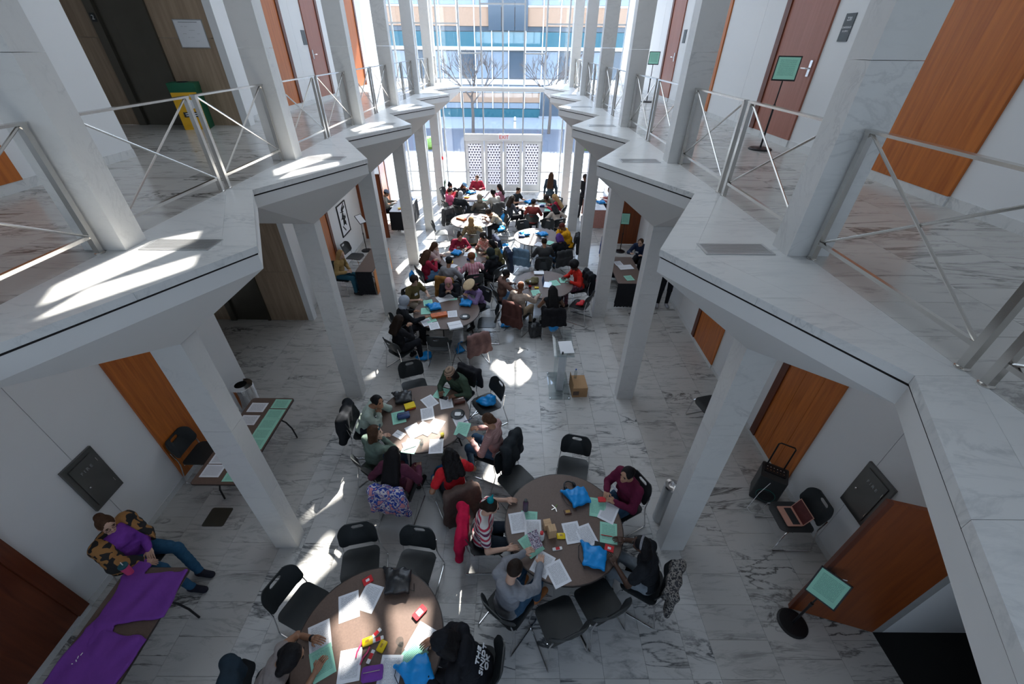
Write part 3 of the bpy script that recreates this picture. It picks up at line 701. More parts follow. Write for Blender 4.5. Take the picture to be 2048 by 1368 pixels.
for i in range(9): MB().box((-.02, -.0012, -.001), (.02 + .01 * (i % 3), 0, .001)).build('plan_line', 'plate_grey', ev, (-.12 + .06 * (i % 5), -.0085, .1 - .05 * (i // 2)))
MB().box((-.16, -.0012, -.003), (.16, 0, .003)).build('heading', 'plate_grey', ev, (0, -.0085, .16))
# recycling bin on the balcony
rb = empty('recycling_bin', (-5.42, 8.55, ZB), .35, 'green and yellow recycling bin beside the upstairs lift', 'bin')
MB().box((-.2, -.2, 0), (.2, .2, .62)).build('bin_body', 'green_dark', rb); MB().box((-.205, -.205, .62), (.205, .205, .72)).build('lid', 'green_dark', rb)
MB().box((-.195, -.206, .0), (.195, -.201, .58)).build('front_panel', 'gold_yellow', rb)
MB().lathe([(.07, .0), (.07, .004), (.0, .004)], 20).build('round_label', 'paper_white', rb, (.05, -.206, .40)).rotation_euler = (PI / 2, 0, 0)
MB().box((-.12, -.003, -.04), (.12, 0, .04)).build('text_label', 'black_plastic', rb, (0, -.208, .24))
for q in (-.015, .015): MB().box((-.09, -.001, -.006), (.09, 0, .006)).build('print_row', 'paper_white', rb, (0, -.2115, .24 + q))
MB().lathe([(.0, 0), (.09, 0), (.09, .012), (.07, .012)], 20, cap=False).build('opening_rim', 'black_plastic', rb, (0, 0, .721))
# notices on poles
def notice(x, y, z, rz, h, label, m='print_mint', tilt=.9, w=.26, hh=.32):
    n_ = empty('notice_stand', (x, y, z), rz, label, 'sign stand')
    MB().lathe([(.0, 0), (.17, 0), (.17, .015), (.15, .026), (.03, .032), (0, .032)], 28).build('base', 'black_metal', n_)
    MB().tube([(0, 0, .03), (0, 0, h * .55)], .014, 10).build('pole', 'black_metal', n_); MB().tube([(0, 0, h * .55), (0, 0, h)], .009, 10).build('upper_pole', 'black_metal', n_)
    MB().lathe([(.018, -.03), (.018, .03)], 10).build('collar', 'black_metal', n_, (0, 0, h * .55))
    b = MB(); b.box((-w / 2, -hh / 2, -.012), (w / 2, hh / 2, 0)).box((-w / 2, -hh / 2, 0), (-w / 2 + .014, hh / 2, .006)).box((w / 2 - .014, -hh / 2, 0), (w / 2, hh / 2, .006)).box((-w / 2, -hh / 2, 0), (w / 2, -hh / 2 + .014, .006)).box((-w / 2, hh / 2 - .014, 0), (w / 2, hh / 2, .006))
    fr = b.build('frame', 'black_metal', n_, (0, -.02, h)); fr.rotation_euler = (tilt, 0, 0)
    MB().box((-w / 2 + .014, -hh / 2 + .014, 0), (w / 2 - .014, hh / 2 - .014, .002)).build('notice_sheet', m, fr)
notice(3.92, 2.07, 0, -.85, .98, 'black pole stand with a mint notice by the open brown door', tilt=1.1, w=.3, hh=.36)
notice(4.3, 7.0, ZB, -.5, 1.06, 'black pole stand with a mint notice by the rose door upstairs', tilt=1.1, w=.3)
notice(4.23, 13.5, ZB, -.3, 1.03, 'distant mint notice stand on the right balcony', tilt=1.1, w=.28)
notice(-4.55, 13.2, 0, 1.0, 1.1, 'pole stand with a white notice in the left corridor', 'paper_white', .8)
notice(4.15, 13.3, 0, -.15, 1.15, 'mint notice stand before the open orange door on the right', tilt=1.2, w=.28, hh=.36)
# waste bin, ash column
wb = empty('waste_bin', (-4.4, 5.46, 0), 0, 'round chrome waste bin behind the leaflet table', 'bin')
MB().lathe([(.0, 0), (.19, 0), (.19, .78), (.185, .8)], 36, cap=False).build('bin_body', 'chrome', wb); MB().lathe([(.19, .79), (.185, .8), (.1, .815), (.095, .78), (.095, .6)], 36, cap=False).build('lid', 'chrome', wb); MB().lathe([(0, .66), (.1, .66), (.1, .665), (0, .665)], 24).build('liner', 'black_rubber', wb)
for m in (wb.children): m.data.polygons.foreach_set('use_smooth', [True] * len(m.data.polygons)); m.data.set_sharp_from_angle(angle=.6)
ab = empty('ash_column', (2.68, 3.45, 0), 0, 'slim silver cylinder bin behind the near right pillar', 'bin')
MB().lathe([(.0, 0), (.105, 0), (.105, .8)], 28, cap=False).build('bin_body', 'aluminium', ab); MB().lathe([(.105, .8), (.10, .83), (.06, .835), (.055, .78), (.001, .78)], 28, cap=False).build('lid', 'chrome', ab)
# floor plate
fp = MB().prism(rrect(.32, .3, .03), 0, .004).build('floor_plate', 'floor_plate', None, (-3.95, 3.42, .0005)); tag(fp, 'dark square cover plate in the floor by the leaflet table', 'floor plate')
# right: chair with laptop, loudspeaker
chair(4.38, 3.22, 180, 'black chair holding the laptop by the right wall')
lp = empty('laptop', (4.33, 3.22, .452), PI / 2, 'rose gold laptop open on the black chair', 'laptop')
MB().prism(rrect(.3, .21, .015), 0, .012).build('base', 'rose_gold', lp); MB().box((-.125, -.02, .0121), (.125, .08, .014)).build('keyboard', 'black_plastic', lp); MB().box((-.05, -.095, .0121), (.05, -.03, .0135)).build('trackpad', 'rose_gold', lp)
sc_ = MB().box((-.15, -.004, 0), (.15, .004, .2)).build('screen', 'rose_gold', lp, (0, .105, .012)); sc_.rotation_euler = (-.35, 0, 0); MB().box((-.14, -.006, .01), (.14, -.004, .19)).build('display', mat('screen_red', (.10, .02, .02), .2, 0, .8, 6), sc_)
lp.rotation_euler = (0, 0, -PI / 2)
sp_ = empty('loudspeaker', (4.42, 3.86, 0), -.55, 'black portable loudspeaker with pull handle by the right wall', 'loudspeaker')
MB().prism(rrect(.36, .32, .03), .03, .56).build('cabinet', 'black_plastic', sp_); MB().prism(rrect(.3, .16, .02), .56, .575).build('control_panel', 'black_metal', sp_, (0, .04, 0))
MB().lathe([(.12, 0), (.12, .01), (.09, .015), (0, -.01)], 28).build('woofer', 'black_rubber', sp_, (-.0, -.161, .2)).rotation_euler = (PI / 2, 0, 0)
MB().lathe([(.13, 0), (.13, .006), (.12, .008)], 28, cap=False).build('light_ring', mat('ring_green', (.02, .12, .10), .4), sp_, (0, -.161, .2)).rotation_euler = (PI / 2, 0, 0)
for i in range(6): MB().lathe([(.008, 0), (.008, .012), (0, .012)], 8).build('knob', 'steel', sp_, (-.11 + .044 * i, .0, .575)); MB().box((-.006, -.003, 0), (.006, .003, .004)).build('indicator', 'white_plastic', sp_, (-.11 + .044 * i, .07, .575))
MB().tube([(-.11, .15, .4), (-.11, .15, 1.0), (-.09, .15, 1.03), (.09, .15, 1.03), (.11, .15, 1.0), (.11, .15, .4)], .011, 8).build('pull_handle', 'black_metal', sp_)
for s in (-1, 1): MB().lathe([(.035, -.015), (.035, .015)], 14).build('wheel', 'black_rubber', sp_, (s * .15, .13, .036)).rotation_euler = (0, PI / 2, 0)
cb = MB().tube([(4.30, 3.72, .50), (4.12, 3.62, .4), (4.05, 3.6, .05), (4.1, 3.55, .008), (4.3, 3.52, .008)], .004, 6).build('cable', 'white_plastic'); tag(cb, 'thin white cable hanging from the loudspeaker', 'cable')
chair(4.12, 5.42, 195, 'black empty chair against the right wall behind the near pillar')
so = empty('wall_socket', (XW - .012, 6.55, .4), 0, 'small white wall socket on the right wall', 'socket'); MB().box((-.008, -.04, -.06), (0, .04, .06)).build('plate', 'white_plastic', so)
for q in (-.02, .02): MB().box((-.0095, -.012, q - .008), (-.008, .012, q + .008)).build('outlet', 'plate_grey', so)
# lectern with carton
pd = empty('lectern', (1.42, 6.4, 0), .0, 'clear acrylic lectern standing in the open aisle', 'lectern')
MB().prism([(-.22, -.42), (.2, -.42), (.2, .42), (-.22, .42)], 0, .012).build('base_plate', 'acrylic', pd)
for xx, yy in ((-.2, -.39), (.18, -.39), (-.2, .39)): MB().lathe([(.012, 0), (.012, .008), (0, .01)], 10).build('bolt', 'chrome', pd, (xx, yy, .012))
MB().box((-.07, -.16, .012), (.07, -.13, 1.05)).build('front_post', mat('frosted', (.62, .66, .68), .35), pd); MB().box((-.09, -.13, .012), (-.075, .30, 1.03)).build('side_panel', 'acrylic', pd); MB().box((.075, -.13, .012), (.09, .30, 1.03)).build('side_panel', 'acrylic', pd)
tp = MB().box((-.19, -.36, 0), (.19, .36, .012)).build('reading_desk', 'acrylic', pd, (.0, 0, 1.10)); tp.rotation_euler = (.16, 0, 0)
MB().box((-.19, -.372, -.0), (.19, -.36, .04)).build('desk_lip', 'acrylic', tp); MB().tube([(-.03, -.3, .02), (-.03, -.3, .06)], .02, 10).build('microphone_clip', 'black_plastic', tp)
pp = MB().box((-.13, -.16, 0), (.13, .16, .004)).build('notes_sheet', 'paper_white', None, (1.47, 6.27, 1.1)); pp.rotation_euler = (.16, 0, .1); tag(pp, 'white sheet lying on the acrylic lectern', 'paper')
ct = empty('carton', (1.80, 6.26, 0), .05, 'brown cardboard carton on the floor beside the lectern', 'box')
MB().box((-.15, -.2, 0), (.15, .2, .24)).build('box_body', 'cardboard', ct); MB().box((-.15, -.2, .24), (-.145, .2, .34)).build('flap', 'cardboard', ct); MB().box((-.14, -.205, .06), (-.02, -.2, .16)).build('box_label', 'table_brown', ct)
bt = empty('water_bottle', (1.74, 6.38, .242), 0, 'clear water bottle standing on the carton', 'bottle'); MB().lathe([(0, 0), (.032, 0), (.033, .15), (.014, .19), (.014, .21)], 16).build('bottle_body', 'acrylic', bt); MB().lathe([(.015, 0), (.015, .018), (0, .018)], 12).build('cap', mat('cap_blue', (.02, .1, .5), .4), bt, (0, 0, .21))
# artwork on the left wall
at = empty('framed_artwork', (-XW + .012, 12.58, 1.32), 0, 'black framed abstract print on the left wall', 'artwork')
b = MB(); b.box((0, -.36, -.48), (.03, -.33, .48)).box((0, .33, -.48), (.03, .36, .48)).box((0, -.33, -.48), (.03, .33, -.45)).box((0, -.33, .45), (.03, .33, .48)); b.build('frame', 'black_metal', at); MB().box((0, -.33, -.45), (.012, .33, .45)).build('print_sheet', 'paper_white', at)
random.seed(3)
for i in range(12):
    m = MB().box((0, -.25 + .1 * random.random(), -.012), (.003, .12 + .1 * random.random(), .012)).build('brush_stroke', 'black_plastic', at, (.0125, random.uniform(-.12, .12), random.uniform(-.36, .36))); m.rotation_euler = (random.uniform(-1.4, 1.4), 0, 0); m.scale = (1, .7, 1 + (i % 3))
MB().add([(.014, -.1, -.2), (.014, .14, -.12), (.014, -.02, .14)], [(0, 1, 2)]).build('black_triangle', 'black_plastic', at)
# tables along the walls
rect_table(-4.07, 3.47, -3.35, 5.2, 'brown folding table with leaflets along the left wall')
rect_table(-4.07, .55, -3.34, 2.34, 'brown folding table under the purple shirts')
rect_table(-3.82, 10.1, -3.36, 11.85, 'brown table with black skirt and orange front in the left corridor', skirt='black_cloth', front=cloth((.60, .25, .10)), sides=1)
rect_table(-4.1, 15.0, -3.4, 16.7, 'far left corridor table with black skirt', top='snow', skirt='black_cloth')
rect_table(3.2, 9.55, 3.92, 11.2, 'brown table with long black cloth in the right corridor', skirt='black_cloth')
rect_table(3.3, 15.4, 3.98, 17.0, 'far right corridor table with a pink cloth', top='snow', skirt=cloth((.55, .28, .24)))

# ---------------------------------------------------------------- people
SK = {'s1': (.60, .37, .27), 's2': (.47, .26, .165), 's3': (.33, .165, .095), 's4': (.17, .078, .043), 's5': (.075, .036, .022)}
for k_, c_ in SK.items(): mat('skin_' + k_, c_, .5, 0, .08, 30)
HC = {'black': (.009, .008, .009), 'dark': (.022, .013, .009), 'brown': (.07, .034, .018), 'auburn': (.16, .05, .02), 'blond': (.40, .24, .10), 'grey': (.2, .2, .2), 'purple': (.10, .04, .22), 'redbrown': (.13, .025, .018), 'teal': (.0, .22, .26)}
for k_, c_ in HC.items(): mat('hair_' + k_, c_, .62, 0, .45, 45, .35, .18)
_sp = MB(); _sp.sm = True
_sp.lathe([(math.sin(a) if 0 < a < PI else 1e-4, -math.cos(a)) for a in [PI * i / 8 for i in range(9)]], 12); BALL = _sp.mesh('ball')
RIM = MB().tube([(.024 * math.cos(2 * PI * i / 14), 0, .019 * math.sin(2 * PI * i / 14)) for i in range(15)], .0022, 5, False).mesh('rim')
mat('eye_dark', (.012, .009, .008), .2); mat('lip', (.33, .09, .08), .5)
def rotx(a): c, s = math.cos(a), math.sin(a); return np.array([[1, 0, 0], [0, c, -s], [0, s, c]])
def rotz(a): c, s = math.cos(a), math.sin(a); return np.array([[c, -s, 0], [s, c, 0], [0, 0, 1]])
def nrm(v): return v / (np.linalg.norm(v) + 1e-9)
def ik(sh, w, l1, l2, pole):
    d = w - sh; L = np.linalg.norm(d); mx = (l1 + l2) * .995
    if L > mx: w = sh + d / L * mx; d = w - sh; L = mx
    a = (l1 * l1 - l2 * l2 + L * L) / (2 * L); h = math.sqrt(max(l1 * l1 - a * a, 0)); u = d / L
    p = nrm(pole - u * (pole @ u)); return sh + u * a + p * h, w
def hand(mb, w, d, side, curl):
    """palm with four fingers of unequal length and a thumb from the side of the palm"""
    d = nrm(d); sv = nrm(np.cross(d, np.array([0, 0, 1.])) + 1e-6); dn = np.cross(sv, d); dn = dn if dn[2] < 0 else -dn
    for q in (-.026, -.009, .009, .026): mb.tube([w - d * .01 + sv * q * .6, w + d * .045 + sv * q, w + d * .085 + sv * q], [.017, .0165, .011], 8)
    for q, L in ((-.029, .058), (-.01, .07), (.01, .075), (.029, .066)) if side > 0 else ((.029, .058), (.01, .07), (-.01, .075), (-.029, .066)):
        p0 = w + d * .08 + sv * q; p1 = p0 + nrm(d + dn * curl * .6) * L * .5; p2 = p1 + nrm(d + dn * curl * 1.9) * L * .5
        mb.tube([p0, (p0 + p1) / 2, p1, p2], [.0095, .009, .0085, .006], 7)
    t = -sv * side
    p0 = w + d * .02 + t * .025; p1 = p0 + nrm(d * .7 + t) * .035; p2 = p1 + nrm(d + t * .25 + dn * curl * .6) * .03
    mb.tube([p0, p1, p2], [.013, .0105, .007], 7)
def sdf_plus(prims, vox, k, mb, name):
    me = sdf_mesh(prims, vox, k, None, name)
    n = len(me.vertices); co = np.empty(n * 3, np.float32); me.vertices.foreach_get('co', co)
    f = np.empty(len(me.polygons) * 4, np.int32); me.loops.foreach_get('vertex_index', f)
    out = MB(); out.v = [tuple(v) for v in co.reshape(-1, 3).tolist()]; out.f = [tuple(v) for v in f.reshape(-1, 4).tolist()]; bpy.data.meshes.remove(me)
    out.add(mb.v, mb.f); m2 = bpy.data.meshes.new(name); m2.from_pydata(out.v, [], out.f); m2.polygons.foreach_set('use_smooth', [True] * len(m2.polygons)); m2.update(); return m2
def hair_prims(t):
    cap = [('e', (0, -.014, .022), (.083, .098, .096))]; d = None; k = .03; face = True
    if t == 'short': pass
    elif t == 'long': cap += [('c', (x, -.05, .0), (x * 1.4, -.10, -.30), .045, .035) for x in (-.055, -.02, .02, .055)] + [('c', (s * .074, .0, -.01), (s * .085, -.03, -.24), .028, .025) for s in (-1, 1)]
    elif t == 'verylong': cap += [('c', (x, -.06, .0), (x * 1.6, -.15, -.46), .05, .04) for x in (-.06, -.02, .02, .06)] + [('c', (s * .074, -.02, -.01), (s * .10, -.08, -.3), .03, .03) for s in (-1, 1)]
    elif t == 'bob': cap += [('c', (x, -.045, .0), (x * 1.3, -.06, -.12), .05, .045) for x in (-.06, 0, .06)] + [('c', (s * .076, .02, .0), (s * .08, .01, -.11), .028, .026) for s in (-1, 1)]
    elif t == 'bun': cap += [('e', (0, -.06, .115), (.05, .05, .045))]
    elif t == 'lowbun': cap += [('e', (0, -.11, -.01), (.045, .04, .045))]
    elif t == 'pony': cap += [('c', (0, -.10, .04), (0, -.15, -.06), .032, .038), ('c', (0, -.15, -.06), (.0, -.15, -.24), .038, .018)]
    elif t == 'afro': cap = [('e', (0, -.02, .045), (.135, .135, .12))]; d = lambda X, Y, Z: .009 * np.sin(70 * X) * np.sin(70 * Y + 1) * np.sin(70 * Z); 
    elif t == 'curly': cap = [('e', (0, -.015, .035), (.105, .115, .105))]; d = lambda X, Y, Z: .011 * np.sin(85 * X + 2 * np.sin(40 * Z)) * np.sin(85 * Y) * np.sin(85 * Z + 1)
    elif t == 'longcurly': cap += [('c', (x, -.05, .0), (x * 1.6, -.10, -.28), .055, .05) for x in (-.06, 0, .06)] + [('c', (s * .08, .0, -.01), (s * .10, -.03, -.22), .035, .035) for s in (-1, 1)]; d = lambda X, Y, Z: .010 * np.sin(75 * X + 2 * np.sin(30 * Z)) * np.sin(75 * Y) * np.sin(60 * Z)
    elif t == 'braids':
        for i in range(15):
            a = PI * (.05 + .9 * i / 14); cap += [('c', (.078 * math.cos(a), -.02 - .07 * math.sin(a), -.01), (.12 * math.cos(a), -.03 - .11 * math.sin(a), -.28 - .03 * (i % 3)), .016, .012)]
        k = .008
    elif t == 'scarf': cap = [('e', (0, -.015, .015), (.094, .108, .118)), ('e', (0, -.005, -.13), (.10, .10, .09))]
    elif t == 'hood': cap = [('e', (0, -.03, .02), (.108, .125, .13)), ('e', (0, -.05, -.13), (.11, .10, .07))]
    return cap, d, k
def face_cut(X, Y, Z):
    r = (.060, .085, .088); x, y, z = X / r[0], (Y - .105) / r[1], (Z + .028) / r[2]
    k0 = np.sqrt(x * x + y * y + z * z); return (1 - k0) * .07
PEOPLE = []
def person(desc, head, face, lean=None, hp=28, hy=0, arms='table', hair='short', hc='black', top=(.1, .1, .1), sleeve='long', pants=(.02, .02, .025), shoe=(.03, .03, .03), skin='s3', build=1., hat=None, extra=(), seat=True, lod=1, legs=None, wr=None, cl=None, hood=False, back_text=None):
    if isinstance(face, str):
        tx, ty, _ = TB[face]; dist = math.hypot(tx - head[0], ty - head[1]); fa = math.degrees(math.atan2(ty - head[1], tx - head[0]))
        if lean is None: lean = math.degrees(math.asin(min(.72, max(.12, (1.0 - dist) / .68))))
        face = fa
    if lean is None: lean = 12
    th = math.radians(-lean); R = rotx(th); vox = {0: .0125, 1: .0165, 2: .021}[lod]; b = build
    P = np.array([0, 0, .535 if seat else .93]); sp = lambda z, x=0, y=0: P + R @ np.array([x, y, z])
    nb = sp(.49); nh = nrm(R @ np.array([0, .35, 1.])); hd0 = nb + nh * .165
    off = hd0[1]; A = math.radians(face); fx, fy = math.cos(A), math.sin(A)
    rx, ry = head[0] - fx * off, head[1] - fy * off
    root = empty('person', (rx, ry, 0), A - PI / 2, 'person ' + desc, 'person')
    Rh = rotz(math.radians(hy)) @ rotx(math.radians(-hp)); H = lambda x, y, z: hd0 + Rh @ np.array([x, y, z])
    sh = [sp(.435, s * .165 * (.5 + .5 * b)) for s in (-1, 1)]
    sy = sh[0][1]
    W = {'table': [(-.17, sy + .30, .79), (.17, sy + .30, .79)], 'write': [(-.2, sy + .26, .79), (.1, sy + .30, .79)], 'hold': [(-.055, sy + .27, .90), (.055, sy + .27, .90)], 'lap': [(-.1, .26, .665), (.1, .26, .665)],
         'chin': [(-.16, sy + .25, .79), (.05, hd0[1] + .07, hd0[2] - .17)], 'reach': [(-.16, sy + .25, .79), (.28, sy + .42, .84)], 'side': [(-.22, .06, .62), (.22, .06, .62)], 'hang': [(-.25, .05, P[2] - .12), (.25, .05, P[2] - .12)], 'wide': [(-.33, sy + .28, .79), (.33, sy + .28, .79)], 'face': [(-.07, hd0[1] + .10, hd0[2] - .10), (.07, hd0[1] + .10, hd0[2] - .10)]}[arms]
    if wr: W = wr
    if not seat and arms in ('table', 'hold'): W = [(-.06, .3, 1.2), (.06, .3, 1.2)]
    arm = []
    for i, s in enumerate((-1, 1)):
        el, w = ik(sh[i], np.array(W[i], float), .275, .245, np.array([s * .75, -.35, -.8])); arm.append((el, w))
    if seat: hips = [P + np.array([s * .09, .02, -.02]) for s in (-1, 1)]; kn, an = (legs or ([(-.12, .43, .50), (.12, .43, .50)], [(-.12, .40, .09), (.12, .44, .09)]))
    else: hips = [P + np.array([s * .09, 0, -.03]) for s in (-1, 1)]; kn, an = ([(-.1, .03, .5), (.1, .0, .5)], [(-.11, -.02, .09), (.12, .02, .09)])
    kn = [np.array(q, float) for q in kn]; an = [np.array(q, float) for q in an]
    # body: one continuous surface
    E = lambda z, r, y=0: ('e', sp(z, 0, y), r, R)
    pr = [('e', H(0, 0, .012), (.073, .092, .098), Rh), ('e', H(0, .022, -.052), (.054, .066, .062), Rh), ('c', H(0, .088, -.005), H(0, .104, -.026), .009, .014), ('e', H(0, .075, -.085), (.025, .025, .02), Rh)]
    pr += [('e', H(s * .075, -.005, -.01), (.011, .021, .03), Rh) for s in (-1, 1)]
    pr += [('c', nb - nh * .02, H(0, -.015, -.07), .055, .05), E(.36, (.13, .085, .12)), E(.18, (.115, .09, .14)), ('e', P, (.125, .1, .09)), ('c', sh[0] * .9 + nb * .1, sh[1] * .9 + nb * .1, .05, .05)]
    for i in (0, 1):
        el, w = arm[i]; pr += [('c', sh[i], el, .048, .037), ('c', el, w, .037, .026), ('c', hips[i], kn[i], .066, .048), ('c', kn[i], an[i], .046, .034)]
    hm = MB()
    for i, s in enumerate((-1, 1)):
        el, w = arm[i]; hand(hm, w, w - el, s, .9 if arms in ('hold', 'write', 'chin', 'face') else .45)
    put('body', sdf_plus(pr, vox, .022, hm, 'body'), 'skin_' + skin, root)
    for s in (-1, 1):
        if lod < 2:
            e = put('eye', BALL, 'eye_dark', root, H(s * .031, .081, .008)); e.scale = (.011, .006, .006); e.rotation_euler = Matrix(Rh.tolist()).to_euler()
            e = put('eyebrow', BALL, 'hair_' + (hc if isinstance(hc, str) else 'dark'), root, H(s * .032, .086, .03)); e.scale = (.02, .006, .005); e.rotation_euler = Matrix(Rh.tolist()).to_euler()
    if lod < 2: e = put('mouth', BALL, 'lip', root, H(0, .085, -.06)); e.scale = (.023, .008, .007); e.rotation_euler = Matrix(Rh.tolist()).to_euler()
    # top
    tm = cloth(top) if isinstance(top, tuple) else MATS[top]
    T = [E(.345, (.165 * b, .118 * b, .14)), E(.17, (.152 * b, .125 * b, .15)), ('e', P + np.array([0, .0, -.01]), (.168 * b, .135 * b, .10)), ('c', sh[0] * .92 + nb * .08, sh[1] * .92 + nb * .08, .066, .066), E(.45, (.085, .075, .05))]
    for i in (0, 1):
        el, w = arm[i]
        if sleeve == 'long': T += [('c', sh[i], el, .067 * b, .055), ('c', el, w - nrm(w - el) * .005, .055, .041)]
        elif sleeve == 'short': T += [('c', sh[i], sh[i] + (el - sh[i]) * .62, .068 * b, .066)]
    if hood: T += [('e', sp(.455, 0, -.085), (.12, .055, .06), R)]
    t_o = put('top', sdf_mesh(T, vox * 1.08, .03, folds(.006 if lod < 2 else 0., 36, len(PEOPLE)), 'top'), tm, root)
    # trousers, shoes
    pm = cloth(pants) if isinstance(pants, tuple) else MATS[pants]
    L = [('e', P + np.array([0, .01, -.03]), (.158 * b, .13 * b, .09))]
    for i in (0, 1): L += [('c', hips[i], kn[i], .09 * b, .068), ('c', kn[i], an[i], .064, .05)]
    put('trousers', sdf_mesh(L, vox * 1.08, .025, folds(.005 if lod < 2 else 0., 30, 2.), 'trousers'), pm, root)
    for i, s in enumerate((-1, 1)):
        a = an[i]; fd = nrm(np.array([s * .15, 1, 0])) if not (legs and seat) else nrm(np.array([(an[i] - kn[i])[0] * .5, 1, 0.]))
        put('shoe', sdf_mesh([('c', (a[0], a[1] - .03, .045), (a[0] + fd[0] * .16, a[1] + fd[1] * .16, .038), .046, .042), ('c', (a[0], a[1], .05), (a[0], a[1], .09), .045, .045)], .014, .02, None, 'shoe', lambda X, Y, Z: .004 - Z + 0 * X + 0 * Y), cloth(shoe), root)
    # hair and headgear, in the head's own frame
    he = Matrix(Rh.tolist()).to_euler()
    def onhead(name, prims, m, k=.03, d=None, cut=face_cut, v=None):
        o = put(name, sdf_mesh(prims, v or vox * .95, k, d, name, cut), m, root, hd0); o.rotation_euler = he; return o
    cap, d, k = hair_prims(hair)
    if hair in ('scarf', 'hood'): onhead('head_scarf' if hair == 'scarf' else 'hood', cap, cloth(hc) if isinstance(hc, tuple) else MATS['hair_' + hc], k, d)
    elif hair != 'none': onhead('hair', cap, 'hair_' + hc, k, d)
    if hat:
        ht, hcol = hat; hmt = cloth(hcol) if isinstance(hcol, tuple) else MATS[hcol]
        above = lambda X, Y, Z: (.028 - .15 * Y) - Z + 0 * X
        if ht == 'beanie': onhead('beanie', [('e', (0, -.016, .03), (.094, .110, .108))], hmt, .02, lambda X, Y, Z: .004 * np.sin(110 * X), above)
        elif ht == 'cap':
            onhead('cap', [('e', (0, -.014, .032), (.092, .108, .10))], hmt, .02, None, above)
            onhead('cap_visor', [('e', (0, .115, .045), (.068, .065, .012))], hmt, .01, None, None, .012)
        elif ht == 'flat': onhead('hat', [('e', (0, .01, .075), (.155, .165, .05)), ('e', (0, -.01, .05), (.095, .11, .06))], hmt, .03, None, None)
    for x in extra:
        if x == 'tag':
            c = sp(.33, .06, .125 * b + .035); o = put('name_tag', MB().box((-.045, -.002, -.03), (.045, .002, .03)).mesh('name_tag'), 'paper_white', root, c); o.rotation_euler = (th + .12, 0, 0)
        elif x == 'sunglasses':
            for s in (-1, 1): o = put('sunglass_lens', BALL, 'teal', root, H(s * .034, .075, .088)); o.scale = (.027, .012, .02); o.rotation_euler = he
            o = put('sunglass_bridge', BALL, 'black_metal', root, H(0, .085, .088)); o.scale = (.07, .006, .005); o.rotation_euler = he
        elif x == 'glasses':
            for s in (-1, 1): o = put('spectacle_rim', RIM, 'black_metal', root, H(s * .032, .098, .006)); o.rotation_euler = he
        elif x == 'tealbun': onhead('teal_bun', [('e', (.0, -.04, .125), (.045, .045, .035)), ('c', (0, -.04, .13), (-.05, -.02, .16), .02, .012), ('c', (0, -.04, .13), (.05, -.05, .155), .02, .012)], 'hair_teal', .01, None, None)
        elif x == 'headband': onhead('headband', [('e', (0, -.01, .05), (.093, .022, .085))], cloth((.25, .25, .27)), .01, None, lambda X, Y, Z: .0 - Z + 0 * X + 0 * Y)
        elif x == 'headphones':
            onhead('headphone_band', [('e', (0, -.01, .03), (.10, .016, .092))], 'white_plastic', .01, None, lambda X, Y, Z: .0 - Z + 0 * X + 0 * Y)
            for s in (-1, 1): o = put('ear_cup', BALL, 'white_plastic', root, H(s * .092, -.008, -.01)); o.scale = (.02, .035, .04); o.rotation_euler = he
        elif x == 'flower':
            for q in range(5): o = put('petal', BALL, 'paper_white', root, H(-.09 + .012 * math.cos(q * 1.26), .03, .05 + .02 * math.sin(q * 1.26))); o.scale = (.016, .01, .016)
        elif x == 'watch': o = put('watch', BALL, 'black_metal', root, arm[0][1] - nrm(arm[0][1] - arm[0][0]) * .02); o.scale = (.034, .034, .03)
        elif x == 'open_cardigan':
            CT = [E(.345, (.205 * b, .13 * b, .16), -.035), E(.17, (.215 * b, .14 * b, .18), -.04), ('e', P + np.array([0, -.03, 0]), (.24 * b, .14 * b, .12)), ('c', sh[0], sh[1], .095, .095)]
            for i in (0, 1): el, w = arm[i]; CT += [('c', sh[i], el, .10, .092), ('c', el, w - nrm(w - el) * .05, .092, .08)]
            def front(X, Y, Z): yy = Y - (P[1] + (Z - P[2]) * math.tan(-th)); return np.minimum(.115 - np.abs(X), yy - .02)
            put('cardigan', sdf_mesh(CT, vox, .03, folds(.006, 26, 1.), 'cardigan', front), 'flower_cardigan', root)
    if back_text:
        for j, (t, dx, dz, sz) in enumerate(back_text):
            c = sp(dz, dx, -.142 * b - .006); o = put('lettering', text_mesh(t, sz, .006), 'paper_white', root, c); o.rotation_euler = Euler((PI / 2 + th, 0, 0)); 
            o.rotation_euler = (Matrix(R.tolist()) @ Matrix.Rotation(PI / 2, 3, 'X')).to_euler()
    PEOPLE.append((desc, Vector((rx, ry)), face, head))
    if seat and cl is not False:
        chair(rx + fx * .045, ry + fy * .045, face, 'black chair under the person ' + desc)
    root['_face'] = face
    return root
pattern('flower_cardigan', [(.012, .011, .012), (.012, .011, .012), (.36, .17, .05), (.36, .17, .05)], 'blot', 11)
pattern('pink_knit', [(.42, .25, .235), (.33, .185, .18)], 'stripe', 45)
pattern('beanie_knit', [(.33, .23, .165), (.15, .10, .07)], 'stripe', 26)
pattern('red_stripe', [(.5, .03, .07), (.68, .66, .64), (.14, .02, .07), (.68, .66, .64)], 'stripe', 11)
pattern('pink_stripe', [(.58, .22, .28), (.58, .22, .28), (.70, .45, .48)], 'stripe', 14, .8, 0)
pattern('camo_cloth', [(.13, .09, .04), (.20, .15, .07), (.07, .06, .035), (.28, .21, .11)], 'blot', 13)
pattern('floral_cloth', [(.55, .05, .06), (.6, .45, .36), (.5, .1, .1), (.7, .6, .5)], 'blot', 30)
pattern('legging_print', [(.10, .02, .04), (.02, .015, .03), (.30, .08, .12)], 'blot', 40)
pattern('jacket_print', [(.02, .05, .30), (.60, .55, .58), (.03, .07, .36), (.58, .25, .27)], 'blot', 14)
pattern('scarf_print', [(.015, .015, .02), (.24, .22, .20), (.03, .03, .035)], 'blot', 30)
